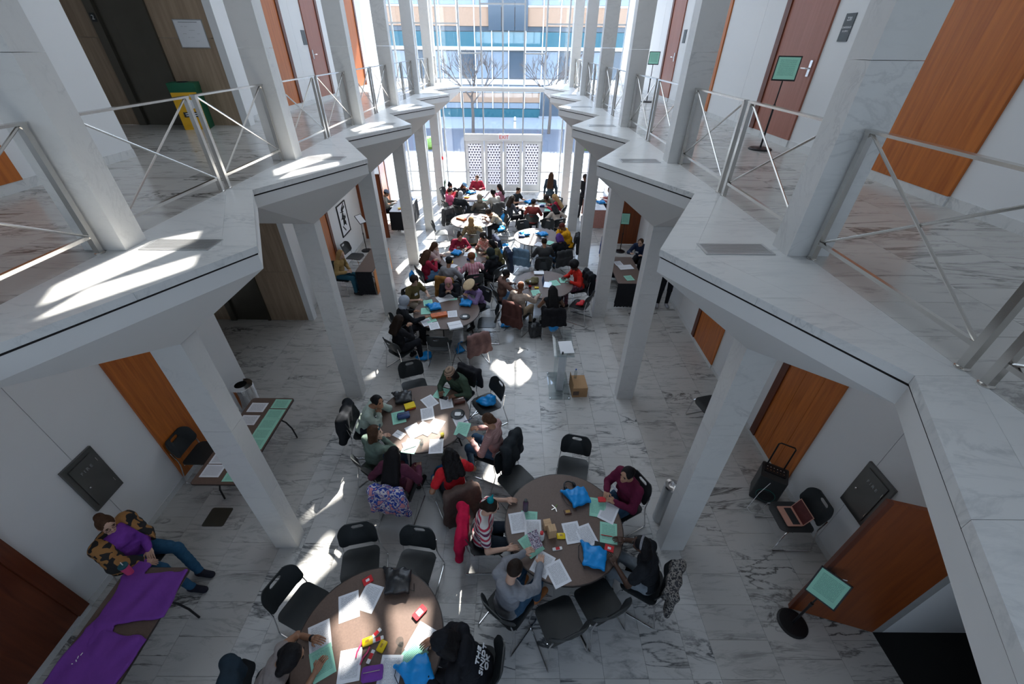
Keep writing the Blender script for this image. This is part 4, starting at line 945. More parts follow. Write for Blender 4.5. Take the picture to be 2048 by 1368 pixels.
J = 'denim'
# ---- nearest left table
person('in a grey sleeveless top writing at the nearest left table', (-1.63, 1.40), 't0', hp=35, arms='write', hair='bob', hc='black', top=(.30, .26, .25), sleeve='none', skin='s3', pants=(.02, .02, .03), lod=0, extra=['watch'])
person('in a black lettered hoodie and dark cap', (-.22, 1.50), 't0', lean=27, hp=38, arms='write', hair='bob', hc='black', top=(.012, .013, .017), skin='s3', hat=('beanie', (.012, .014, .016)), hood=True, lod=0, build=1.12, back_text=[('THE', 0, .31, .085), ('SiNJDT', 0, .22, .085), ('OK', 0, .13, .09)])
person('in a flowered cardigan sitting by the left wall', (-4.30, 2.62), -6, lean=-4, hp=14, hy=-20, arms='lap', hair='bun', hc='brown', top=(.20, .05, .36), skin='s1', pants=(.025, .09, .17), shoe=(.02, .02, .03), lod=0, build=1.22, extra=['open_cardigan', 'glasses'], legs=([(-.13, .44, .50), (.14, .46, .48)], [(-.05, .62, .09), (.14, .66, .09)]), wr=[(.02, .30, .70), (.16, .34, .68)])
# ---- nearest right table
person('in a red and white striped shirt with teal hair', (.19, 2.89), 't1', hp=16, arms='wide', hair='lowbun', hc='dark', top='red_stripe', sleeve='short', skin='s1', pants=(.025, .035, .05), lod=0, extra=['tealbun'])
person('in a maroon sweater with a white name tag', (1.97, 3.37), 't1', hp=4, hy=6, arms='hold', wr=[(-.09, .33, .80), (.09, .33, .80)], hair='lowbun', hc='black', top=(.13, .015, .045), skin='s2', pants=J, lod=0, build=1.18, extra=['tag'])
person('in a black tee with long braids and a headband', (1.93, 2.44), 't1', hp=10, arms='table', hair='braids', hc='black', top=(.014, .016, .02), sleeve='short', skin='s5', pants=(.20, .23, .26), lod=0, extra=['headband'], lean=14)
person('in a grey hoodie holding a picture card', (.48, 2.15), 't1', hp=35, arms='hold', wr=[(-.12, .46, .86), (.10, .48, .84)], hair='short', hc='dark', top=(.25, .26, .29), skin='s1', pants=J, shoe=(.45, .17, .06), lod=0, hood=True)
# ---- second left table
person('in a dark green fleece and tan beanie', (-.64, 5.45), 't2', hp=18, arms='write', hair='bob', hc='black', top=(.045, .075, .05), skin='s4', hat=('beanie', 'beanie_knit'), pants=J, lod=0, build=1.2)
person('in a pale mint sweater with tied black hair', (-1.72, 4.78), 't2', hp=4, hy=-30, arms='hold', wr=[(-.05, .34, .98), (.08, .34, .90)], hair='lowbun', hc='black', top=(.38, .46, .41), skin='s3', pants=(.02, .02, .03), lod=0)
person('in a sage sweater with sunglasses on the head', (-1.56, 4.08), 't2', hp=2, hy=-45, arms='chin', hair='bob', hc='brown', top=(.13, .18, .15), skin='s1', pants=J, lod=0, extra=['sunglasses'])
person('in a maroon sweater with very long black hair', (-1.19, 3.68), 't2', hp=20, arms='table', hair='verylong', hc='black', top=(.10, .025, .05), skin='s4', pants=(.11, .03, .045), lod=0, wr=[(-.24, .22, .74), (.24, .3, .70)])
person('in a red short sleeved top with wavy black hair', (-.42, 3.66), 't2', hp=24, arms='table', hair='longcurly', hc='black', top=(.62, .02, .03), sleeve='short', skin='s3', pants=(.02, .02, .03), lod=0, wr=[(-.25, .18, .70), (.22, .3, .74)])
person('in a dusty pink sweater and jeans', (.08, 4.33), 't2', hp=18, arms='write', hair='lowbun', hc='brown', top='pink_knit', skin='s2', pants=J, lod=0)
# ---- third left table
person('in an olive tee with curly dark hair', (-1.90, 8.80), 't3', hp=12, hy=-15, arms='table', hair='curly', hc='dark', top=(.14, .11, .045), sleeve='short', skin='s1', pants=(.3, .25, .2), extra=['tag', 'glasses'])
person('in a grey hood and black puffer', (-1.91, 7.83), 't3', hp=12, arms='reach', hair='hood', hc=(.36, .40, .46), top=(.012, .013, .018), skin='s3', build=1.15)
person('in black with long dark hair nearest the aisle pillar', (-1.88, 7.08), 't3', hp=26, arms='hold', hair='long', hc='dark', top=(.012, .012, .015), skin='s2', pants=(.014, .015, .02))
person('in a pink head scarf and black coat', (-1.1, 8.84), 't3', hp=10, arms='hold', hair='scarf', hc=(.60, .27, .28), top=(.012, .013, .016), skin='s2', build=1.15)
person('in a lilac sweater and broad beige cap', (-.55, 8.66), 't3', hp=35, arms='hold', hair='bob', hc='dark', top=(.25, .17, .33), skin='s2', hat=('flat', (.62, .46, .29)))
# ---- second right table
person('in a brown hoodie reaching over the table', (.29, 9.2), 't3r', hp=14, arms='reach', hair='short', hc='black', top=(.17, .095, .075), skin='s5', pants=(.10, .2, .33), hood=True)
person('in a beige jumper with short auburn hair', (.65, 8.56), 't3r', hp=18, arms='reach', hair='short', hc='auburn', top=(.42, .33, .27), skin='s4', pants=(.33, .25, .17), extra=['headphones'], build=1.1)
person('in a black top with long straight black hair', (1.37, 8.38), 't3r', hp=16, arms='table', hair='verylong', hc='black', top=(.012, .012, .014), sleeve='none', skin='s4')
person('in a red tee over black sleeves with an afro', (2.03, 9.75), 't3r', hp=30, arms='write', hair='afro', hc='black', top=(.62, .03, .02), skin='s5', pants='legging_print', extra=['tag'])
# ---- fourth left table
person('in a crimson sweater and jeans with long brown hair', (-1.85, 10.36), 't4', hp=22, arms='hold', hair='longcurly', hc='brown', top=(.36, .02, .05), skin='s1', pants=(.10, .2, .32))
person('with fair long hair and a pale pink top', (-1.75, 10.95), 't4', hp=26, arms='chin', hair='long', hc='brown', top=(.55, .40, .38), skin='s1')
person('in a maroon sweatshirt facing the viewer', (-1.13, 11.71), 't4', hp=12, hy=8, arms='table', hair='bun', hc='dark', top=(.26, .02, .05), skin='s2', extra=['tag'])
person('in a floral shirt with a white flower in the hair', (-.43, 11.65), 't4', hp=20, arms='hold', hair='curly', hc='dark', top='floral_cloth', skin='s2', extra=['flower'])
person('in an olive jacket with long black hair', (-.17, 11.2), 't4', hp=20, arms='table', hair='long', hc='black', top=(.16, .14, .06), skin='s3')
person('in a black hooded jacket with a yellow patch', (-.17, 10.45), 't4', hp=18, arms='write', hair='hood', hc=(.02, .03, .03), top=(.012, .014, .016), skin='s4', build=1.15)
person('in a pink striped shirt with auburn hair', (-.65, 10.18), 't4', hp=20, arms='wide', hair='curly', hc='auburn', top='pink_stripe', skin='s2')
person('in a grey sweatshirt and black beanie', (-1.21, 9.88), 't4', hp=20, arms='table', hair='short', hc='black', top=(.27, .27, .29), skin='s3', hat=('beanie', (.02, .022, .025)))
# ---- third right table
person('in a bright yellow cardigan', (2.0, 12.62), 't4r', hp=40, arms='face', hair='short', hc='redbrown', top=(.72, .34, .01), skin='s4', build=1.2, lod=2)
person('with purple dyed hair and a black sweater', (1.8, 11.6), 't4r', hp=32, arms='write', hair='bob', hc='purple', top=(.012, .014, .02), skin='s3', pants=J, lod=2)
person('in a charcoal vest seen from behind', (1.35, 11.25), 't4r', hp=22, arms='table', hair='short', hc='dark', top=(.05, .05, .052), skin='s3', build=1.15, lod=2)
# ---- fifth left table
person('in a camouflage hoodie seen from behind', (-.89, 12.91), 't5', hp=18, arms='reach', hair='scarf', hc=(.26, .17, .075), top='camo_cloth', skin='s2', lod=2)
person('in a tan shirt leaning on the white table', (-.40, 14.25), 't5', hp=32, arms='table', hair='curly', hc='dark', top=(.42, .34, .25), sleeve='short', skin='s3', lod=2)
# ---- farthest left table
F2 = dict(lod=2)
person('in red with black hair by the far left pillar', (-2.06, 16.9), 't6', hp=15, arms='hold', hair='bun', hc='black', top=(.5, .03, .05), skin='s3', **F2)
person('in a hot pink jacket', (-1.96, 16.22), 't6', hp=12, arms='table', hair='lowbun', hc='dark', top=(.72, .12, .24), skin='s2', **F2)
person('in a pale blue cap and black jacket', (-1.55, 17.38), 't6', hp=28, arms='hold', hair='long', hc='brown', top=(.03, .035, .04), skin='s1', hat=('cap', (.20, .38, .58)), **F2)
person('in a crimson jacket facing the viewer at the far table', (-1.08, 18.10), 't6', hp=5, hy=-35, arms='table', hair='short', hc='brown', top=(.36, .025, .05), skin='s1', build=1.12, **F2)
person('in a black coat with a patterned head scarf', (-1.52, 15.76), 't6', hp=22, arms='table', hair='scarf', hc=(.35, .35, .36), top=(.02, .025, .03), skin='s2', build=1.2, **F2)
person('in a fur trimmed coat and tan cap', (-.78, 15.38), 't6', hp=22, arms='table', hair='hood', hc=(.22, .2, .16), top=(.16, .15, .13), skin='s2', hat=('cap', (.50, .36, .16)), **F2)
person('in a pink cardigan with long dark hair', (-.10, 16.80), 't6', hp=18, arms='hold', hair='long', hc='dark', top=(.45, .18, .25), skin='s2', **F2)
person('in a pale grey tee with black hair', (-.31, 15.99), 't6', hp=14, arms='table', hair='curly', hc='black', top=(.42, .40, .37), sleeve='short', skin='s4', build=1.15, **F2)
# ---- farthest right table
person('in dark grey with long wavy hair', (.43, 15.30), 't6r', hp=16, arms='table', hair='longcurly', hc='dark', top=(.06, .065, .08), skin='s1', **F2)
person('in a black polo shirt with short hair', (.66, 16.38), 't6r', hp=22, arms='table', hair='short', hc='dark', top=(.025, .03, .035), sleeve='short', skin='s2', extra=['glasses'], **F2)
person('in a rust sweater and dark flat cap', (1.19, 14.87), 't6r', hp=5, hy=-30, arms='table', hair='short', hc='dark', top=(.26, .05, .045), skin='s2', hat=('cap', (.05, .045, .045)), build=1.1, **F2)
person('in an olive hoodie bent over the far table', (1.74, 16.12), 't6r', hp=40, arms='reach', hair='curly', hc='dark', top=(.14, .15, .11), skin='s4', **F2)
person('with long blond hair and a red top', (2.0, 15.62), 't6r', hp=26, arms='table', lean=16, hair='verylong', hc='blond', top=(.42, .02, .05), skin='s1', **F2)
person('in a cream top twisting down beside the table', (1.90, 14.62), 't6r', hp=50, arms='side', hair='long', hc='black', top=(.62, .52, .44), skin='s2', pants=(.05, .055, .055), lean=30, **F2)
# ---- side corridors and standing people
person('in a tan sweater seated in the left corridor', (-4.18, 10.32), -8, hp=12, hy=-15, arms='lap', hair='long', hc='blond', top=(.38, .25, .10), skin='s1', pants=(.025, .10, .15), lod=1)
person('in a grey beanie at the far left table', (-4.35, 15.9), 10, hp=25, arms='table', hair='short', hc='dark', top=(.33, .31, .26), skin='s3', hat=('beanie', (.22, .26, .36)), **F2)
person('in navy with glasses leaning over the right corridor table', (4.18, 11.42), 238, hp=10, lean=24, arms='table', hair='lowbun', hc='brown', top=(.02, .035, .08), skin='s1', extra=['tag', 'glasses'], lod=1)
person('in pink behind the far right table', (4.27, 16.6), 175, hp=15, arms='table', hair='short', hc='black', top=(.55, .25, .24), skin='s4', **F2)
person('standing by the glass in a dark coat with long hair', (1.97, 17.05), 75, seat=False, hp=5, lean=2, arms='hang', hair='verylong', hc='brown', top=(.05, .075, .10), skin='s2', pants=(.03, .04, .05), **F2)
person('standing in blue behind the second right pillar', (3.02, 10.95), 200, seat=False, hp=20, lean=5, arms='hang', hair='short', hc='dark', top=(.02, .06, .22), skin='s2', pants=(.03, .10, .26), shoe=(.45, .14, .18), **F2)
person('standing in black behind the far right pillar', (3.25, 16.7), 240, seat=False, hp=12, lean=3, arms='hang', hair='curly', hc='dark', top=(.02, .02, .025), skin='s4', **F2)
person('standing by the right wall in black trousers', (4.52, 9.62), 260, seat=False, hp=10, lean=2, arms='hang', hair='short', hc='dark', top=(.02, .03, .06), skin='s3', pants=(.014, .015, .018), shoe=(.35, .35, .37), **F2)

# ---------------------------------------------------------------- empty chairs
for x, y, f, lab in ((-1.46, 2.56, -78, 'empty chair above the nearest left table, farther from the pillar'), (-.76, 2.52, -98, 'empty chair tucked behind the black bag on the nearest left table'), (-1.98, 2.06, -22, 'empty chair at the left rim of the nearest left table'),
                     (.50, 3.80, -50, 'empty chair beside the striped shirt at the nearest right table'), (1.40, 4.02, -103, 'empty chair behind the headphones at the nearest right table'), (1.0, 1.92, 112, 'empty black chair below the nearest right table, lower left one'), (1.48, 2.12, 116, 'empty black chair below the nearest right table, upper right one'),
                     (-1.42, 5.86, -68, 'empty chair beside the green fleece at the second left table'), (.0, 5.42, 212, 'empty chair with a blue bag at the second left table'), (-1.12, 7.20, 88, 'empty chair with its back to the viewer at the third left table'), (-.42, 7.22, 122, 'chair under a mauve coat at the third left table'), (-.13, 8.1, 180, 'empty chair at the right of the third left table'),
                     (1.3, 10.52, -92, 'empty chair behind the second right table'), (2.16, 8.95, 150, 'empty chair holding a red bag at the second right table'), (.80, 11.62, 70, 'chair under a pale denim jacket'), (.22, 12.35, 18, 'chair under a navy jacket by the third right table'), (1.62, 13.82, -105, 'empty chair behind the third right table, right of two'), (.86, 13.66, -70, 'empty chair behind the third right table, left of two'),
                     (-2.05, 13.75, 12, 'lone empty chair by the left pillar near the fifth table'), (-1.72, 14.85, -42, 'chair under dark coats behind the fifth left table'), (-1.02, 15.12, -88, 'empty chair behind the fifth left table'), (.06, 14.0, 172, 'chair holding a blue bag right of the fifth left table'), (-2.32, 17.7, -20, 'lone chair against the far left pillar'),
                     (-4.5, 4.25, 0, 'empty chair against the orange door behind the leaflet table'), (-4.42, 11.75, -8, 'empty chair behind the woman in tan in the left corridor')):
    chair(x, y, f, 'black ' + lab if 'black' not in lab else lab)

# ---------------------------------------------------------------- coats hung on chairs
def coat(x, y, face, m, label, long=0., puff=.0, seed=0, v=.017):
    mm = cloth(m) if isinstance(m, tuple) else MATS[m]
    lo = .52 - long
    pr = [('b', (0, -.312, (lo + .86) / 2), (.225, .022 + puff, (.86 - lo) / 2)), ('c', (-.21, -.305, .875), (.21, -.305, .875), .042 + puff, .042 + puff), ('b', (0, -.235, .77), (.20, .014 + puff * .5, .10))]
    if long: pr += [('b', (0, -.34, lo + .12), (.25, .035, .12))]
    for s in (-1, 1): pr += [('c', (s * .225, -.32, .84), (s * (.265 + .01 * seed), -.33, .50 - long * .5), .05 + puff, .042 + puff)]
    o = put('coat', sdf_mesh(pr, v, .04, lambda X, Y, Z: .009 * np.sin(34 * X + 2.5 * np.sin(7 * Z + seed)) + .004 * np.sin(21 * Z + 9 * X) + 0 * Y, 'coat'), mm, None, (x, y, 0))
    o.rotation_euler = (0, 0, math.radians(face) - PI / 2); return tag(o, label, 'coat', 'coats on chair backs')
def coat_of(word, m, label, **k):
    for desc, p, face, h in PEOPLE:
        if word in desc:
            a = math.radians(face); return coat(p.x + math.cos(a) * .045, p.y + math.sin(a) * .045, face, m, label, **k)
coat_of('grey sleeveless', (.02, .035, .05), 'dark navy jacket behind the person in the grey sleeveless top', puff=.015)
coat_of('red and white striped', (.55, .01, .06), 'bright red coat behind the striped shirt', long=.12)
coat_of('long braids', 'scarf_print', 'dark printed jacket behind the long braids')
coat_of('dark green fleece', (.02, .022, .025), 'black jacket behind the green fleece')
coat_of('pale mint', (.016, .018, .022), 'black puffer behind the mint sweater', puff=.02, long=.1)
coat_of('very long black hair', 'jacket_print', 'blue and pink printed jacket on a chair back', long=.08)
coat_of('red short sleeved', (.105, .072, .062), 'long brown coat behind the red top', long=.32)
coat_of('dusty pink', (.022, .024, .028), 'black puffer coat behind the pink sweater', puff=.025, long=.15)
coat(-.42, 7.22, 122, (.22, .125, .115), 'mauve brown coat spread over the third table chair', long=.1)
coat_of('beige jumper', (.085, .035, .03), 'dark brown coat behind the beige jumper', long=.22)
coat_of('long straight black hair', (.012, .012, .014), 'black jacket behind the long straight hair', long=.05)
coat_of('red tee over', (.014, .014, .016), 'black coat behind the red tee', long=.25, puff=.015)
coat_of('olive jacket', (.04, .055, .10), 'long navy coat behind the olive jacket', long=.28)
coat_of('grey sweatshirt and black', (.30, .14, .035), 'ochre brown coat behind the grey sweatshirt', long=.2)
coat(.80, 11.62, 70, (.16, .25, .34), 'pale denim jacket spread over a chair back', long=.12)
coat(.22, 12.35, 18, (.03, .04, .075), 'navy jacket with white stripes by the third right table')
coat_of('bright yellow', (.03, .032, .035), 'dark coat behind the yellow cardigan', long=.2)
coat(-1.72, 14.85, -42, (.07, .07, .075), 'dark grey coats behind the fifth left table', long=.25)
coat_of('pale grey tee', (.10, .10, .10), 'long grey coat behind the pale grey tee', long=.3)
coat_of('purple dyed hair', (.05, .052, .056), 'charcoal jacket behind the purple hair', long=.08)

# ---------------------------------------------------------------- bags
def bag_mesh(kind, seed=0, v=.015):
    if kind == 'flat': pr = [('b', (0, 0, .045), (.13, .12, .022)), ('e', (.02, .01, .06), (.13, .12, .055)), ('c', (-.13, .12, .04), (-.18, .17, .03), .05, .02)]
    elif kind == 'heap': pr = [('e', (0, 0, .05), (.17, .12, .055)), ('e', (.06, .03, .09), (.10, .09, .06)), ('c', (-.13, 0, .04), (-.21, .02, .03), .045, .02)]
    elif kind == 'hang': pr = [('e', (0, 0, -.22), (.13, .07, .15)), ('c', (0, 0, -.1), (0, 0, .0), .06, .015)]
    elif kind == 'pack': pr = [('b', (0, 0, .17), (.13, .08, .14)), ('e', (0, -.08, .12), (.11, .06, .1)), ('e', (0, 0, .32), (.12, .09, .05))]
    return sdf_mesh(pr, v, .035, lambda X, Y, Z: .007 * np.sin(38 * X + 3 * np.sin(23 * Y + seed)) * np.sin(30 * Y + 9 * Z + seed) + .005 * np.sin(47 * X - 31 * Y + seed), 'bag')
BM = {k: bag_mesh(k, i) for i, k in enumerate(('flat', 'heap', 'hang', 'pack'))}
def bag(kind, x, y, z, rz, m, label, s=1.):
    b = empty('drawstring_bag' if kind != 'pack' else 'backpack', (x, y, z + .008), math.radians(rz), label, 'bag', 'bags' if m != 'bag_blue' else 'blue drawstring bags')
    put('bag_body', BM[kind], m, b); b.scale = (s, s, s)
    if kind == 'hang': MB().tube([(0, 0, .0), (.02, .03, .1), (.0, .05, .16)], .005, 5).build('cord', 'cord_white', b)
    elif kind == 'pack':
        for q in (-1, 1): MB().tube([(q * .07, .08, .32), (q * .08, .15, .22), (q * .08, .1, .06)], .012, 6).build('strap', m, b)
        MB().tube([(-.03, .02, .36), (0, .02, .40), (.03, .02, .36)], .008, 6).build('grab_loop', m, b)
    else: MB().tube([(-.17, .15, .045), (-.21, .10, .02), (-.19, -.04, .012), (-.1, -.16, .012)], .004, 5).build('cord', 'black_plastic', b)
    return b
mat('bag_dark', (.02, .022, .026), .35, 0, .3, 14, .3)
for k, x, y, z, r, lab in (('heap', -1.52, 7.28, 0, 10, 'blue drawstring bag on the floor left under the third left table'), ('heap', -.72, 7.62, 0, 70, 'blue drawstring bag on the floor under the mauve coat'), ('heap', .33, 8.66, 0, 40, 'blue drawstring bag on the floor below the brown hoodie'),
                           ('hang', 1.42, 8.02, .62, 15, 'blue bag hanging behind the long straight black hair'), ('heap', 2.05, 12.3, 0, 20, 'blue bag on the floor below the third right table'), ('hang', -2.33, 10.25, .72, 70, 'blue bag hanging behind the crimson sweater'), ('hang', .06, 12.10, .62, 50, 'blue bag hanging from the navy jacket chair'),
                           ('heap', -.72, 4.15, 0, 60, 'blue bag on the floor under the second left table'), ('heap', .0, 5.40, .455, 0, 'blue bag on the empty chair at the second left table'), ('heap', .06, 13.98, .455, 60, 'blue bag on the chair right of the fifth left table'), ('heap', .15, 13.5, 0, 0, 'blue bag on the floor beside the fifth left table'), ('hang', .10, 15.05, .7, 30, 'blue bag hanging behind the dark grey top')):
    bag(k, x, y, z, r, 'bag_blue', lab)
bag('pack', 1.0, 8.2, 0, 20, 'bag_dark', 'black backpack on the floor by the second right table')
bag('heap', 2.18, 8.93, .455, 20, mat('bag_red', (.7, .02, .03), .5), 'red bag on the empty chair at the second right table', .7)

# ---------------------------------------------------------------- things on the tables
def near_person(x, y):
    d = min(PEOPLE, key=lambda p: (p[3][0] - x) ** 2 + (p[3][1] - y) ** 2)[0].split()[:6]
    while d[-1] in ('and', 'a', 'with', 'at', 'the', 'an', 'over', 'in', 'of', 'by', 'to', 'from', 'on', 'seen', 'very', 'tied', 'long', 'short', 'black', 'dark', 'white', 'behind', 'beside', 'under', 'below', 'sitting', 'pale'): d = d[:-1]
    return ' '.join(d)
_pm = MB()
for j in range(5):
    for i in range(4): _pm.v.append((-.108 + .072 * i, -.14 + .07 * j, .0012 + .004 * (j / 4) ** 3 * (i / 3)))
_pm.f = [(j * 4 + i, j * 4 + i + 1, j * 4 + i + 5, j * 4 + i + 4) for j in range(4) for i in range(3)]; _pm.sm = True; SHEET = _pm.mesh('sheet')
mat('snack_red_m', (.66, .03, .04), .35, 0, .6, 40); mat('box_game_m', (.62, .12, .02), .4, 0, .7, 14); mat('camo_bag', (.15, .13, .06), .7, 0, .6, 30); mat('grey_bag', (.17, .18, .18), .6); mat('navy', (.02, .05, .16), .5); mat('leather_brown', (.09, .035, .025), .5)
NI = [0]
def item(k, x, y, rot, z=.742, tail=None):
    NI[0] += 1; r = math.radians(rot); who = tail or ('nearest the person ' + near_person(x, y))
    if k in ('W', 'M'):
        o = put('printed_sheet', SHEET, 'print_white' if k == 'W' else 'print_mint', None, (x, y, z + .0002 * (NI[0] % 30)), r)
        return tag(o, ('white' if k == 'W' else 'mint green') + ' printed sheet ' + who, 'paper', 'printed sheets on the tables')
    def th(name, label, cat): return empty(name, (x, y, z), r, label + ' ' + who, cat)
    if k == 'red_card': t = th('card_box', 'red card', 'card'); MB().box((-.055, -.04, 0), (.055, .04, .012)).build('card_body', 'red_card', t); MB().box((-.02, -.015, .012), (.02, .015, .0125)).build('emblem', 'paper_white', t)
    elif k == 'snack_red': t = th('snack_packet', 'red snack packet', 'snack'); MB().prism(rrect(.15, .085, .01), 0, .02).build('packet', 'snack_red_m', t); MB().box((-.03, -.03, .02), (.03, .03, .0205)).build('packet_label', 'paper_white', t)
    elif k == 'snack_yellow': t = th('snack_packet', 'yellow snack packet', 'snack'); put('packet', sdf_mesh([('e', (0, 0, .015), (.05, .035, .018)), ('b', (0, 0, .012), (.045, .03, .002))], .008, .01), 'yellow_wrap', t); MB().box((-.018, -.01, .034), (.018, .01, .0345)).build('packet_label', 'amber', t)
    elif k == 'bar': t = th('candy_bar', 'white candy bar', 'snack'); MB().prism(rrect(.12, .035, .006), 0, .016).build('wrapper', 'white_plastic', t); MB().box((-.02, -.018, .016), (.03, .018, .0165)).build('red_band', 'red_card', t)
    elif k == 'strip': t = th('candy_strip', 'red candy strip', 'snack'); MB().tube([(-.08, 0, .01), (-.03, .008, .012), (.03, -.006, .012), (.08, 0, .01)], .009, 6).build('strip', 'gum_pink', t)
    elif k in ('cup', 'cup_white', 'cup_yellow'):
        t = th('cup', {'cup': 'clear plastic cup', 'cup_white': 'white paper cup', 'cup_yellow': 'clear cup of yellow drink'}[k], 'cup'); MB().lathe([(.0, 0), (.028, 0), (.037, .095), (.039, .097), (.035, .093), (.026, .006), (0, .006)], 20).build('cup_body', 'white_plastic' if k == 'cup_white' else 'acrylic', t)
        if k == 'cup_yellow': MB().lathe([(0, .008), (.027, .008), (.032, .05), (0, .05)], 18).build('drink', 'yellow_wrap', t)
    elif k in ('pouch_purple', 'pouch_brown', 'pouch_navy'):
        t = th('pouch', {'pouch_purple': 'purple plush pouch', 'pouch_brown': 'brown leather pouch', 'pouch_navy': 'navy blue pouch'}[k], 'pouch'); put('pouch_body', sdf_mesh([('b', (0, 0, .03), (.09, .05, .02)), ('e', (0, 0, .04), (.10, .06, .035))], .011, .02, folds(.003)), {'pouch_purple': 'purple_cloth', 'pouch_brown': 'leather_brown', 'pouch_navy': 'navy'}[k], t); MB().box((-.08, -.003, 0), (.08, .003, .004)).build('zip', 'steel', t, (0, 0, .076))
    elif k == 'bag_black': t = th('black_bag', 'shiny black plastic bag', 'bag'); put('bag_body', BM['flat'], 'bag_dark', t, (0, 0, .008)); MB().tube([(.12, -.08, .03), (.19, -.1, .012), (.18, -.02, .012)], .004, 5).build('cord', 'black_plastic', t)
    elif k == 'bag_blue': b = bag('flat', x, y, z, rot, 'bag_blue', 'blue drawstring bag lying on the table ' + who, .95); return b
    elif k == 'bag_camo': b = bag('heap', x, y, z, rot, 'camo_bag', 'camouflage bag on the table ' + who); return b
    elif k == 'backpack_grey': b = bag('flat', x, y, z, rot, 'grey_bag', 'grey bag on the table ' + who, 1.1); return b
    elif k.startswith('pen'): t = th('pen', {'pen_orange': 'orange pen', 'pen_blue': 'blue pen', 'pen_teal': 'teal pen'}[k], 'pen'); MB().tube([(-.07, 0, .008), (.06, 0, .008), (.075, 0, .006)], [.005, .005, .001], 8).build('barrel', {'pen_orange': 'snack_red_m', 'pen_blue': 'navy', 'pen_teal': 'teal'}[k], t); MB().tube([(-.07, 0, .008), (-.08, 0, .008)], .004, 6).build('button', 'steel', t)
    elif k == 'phone' or k == 'wallet': t = th('phone' if k == 'phone' else 'wallet', 'black phone' if k == 'phone' else 'flat black wallet', 'phone' if k == 'phone' else 'wallet'); MB().prism(rrect(.15, .074, .01), 0, .009).build('case', 'black_plastic', t); MB().prism(rrect(.14, .066, .007), .009, .0095).build('screen' if k == 'phone' else 'flap', 'black_metal', t)
    elif k.startswith('bottle'):
        t = th('bottle', {'bottle_purple': 'purple water bottle', 'bottle_white': 'white bottle with red cap', 'bottle_red': 'cola bottle with red label'}[k], 'bottle'); h = {'bottle_purple': .2, 'bottle_white': .12, 'bottle_red': .17}[k]
        MB().lathe([(0, 0), (.034, 0), (.036, .01), (.036, h * .85), (.02, h)], 20).build('bottle_body', {'bottle_purple': 'bottle_purple', 'bottle_white': 'white_plastic', 'bottle_red': 'table_edge'}[k], t)
        MB().lathe([(.022, 0), (.022, .03), (0, .033)], 16).build('cap', {'bottle_purple': 'black_plastic', 'bottle_white': 'red_card', 'bottle_red': 'white_plastic'}[k], t, (0, 0, h))
        if k == 'bottle_red': MB().lathe([(.037, .05), (.037, .1)], 20).build('bottle_label', 'red_card', t)
    elif k == 'headphones':
        t = th('headphones', 'black headphones', 'headphones'); MB().tube([(.07 * math.cos(a), .08 * math.sin(a), .03) for a in [PI * i / 10 for i in range(11)]], .01, 8).build('band', 'black_plastic', t)
        for s in (-1, 1): o = put('ear_cup', BALL, 'black_plastic', t, (s * .07, -.01, .035)); o.scale = (.022, .04, .034)
    elif k == 'keys':
        t = th('key_bunch', 'bunch of keys with a green tag', 'keys')
        for q in range(4): MB().box((0, -.006, 0), (.06, .006, .003)).build('key', 'steel' if q else 'leaf_green', t, (0, 0, .002 + .003 * q), q * 1.3)
    elif k == 'deck': t = th('card_deck', 'small brown and gold card deck', 'cards'); MB().box((-.045, -.032, 0), (.045, .032, .025)).build('box', 'leather_brown', t); MB().box((-.03, -.02, .025), (.03, .02, .0255)).build('emblem', 'amber', t)
    elif k == 'tower':
        t = th('block_tower', 'wooden block stacking tower', 'game'); m = MB().box((-.037, -.012, 0), (.037, .012, .0145)).mesh('block')
        for lv in range(9):
            for q in (-1, 0, 1):
                put('block', m, 'wood_block', t, (0, q * .0252, lv * .015) if lv % 2 else (q * .0252, 0, lv * .015), 0 if lv % 2 else PI / 2)
        for lv in range(6):
            for q in (-1, 0, 1): put('block', m, 'wood_block', t, (-.02 + (0 if lv % 2 else q * .0252), .09 + (q * .0252 if lv % 2 else 0), lv * .015), 0 if lv % 2 else PI / 2)
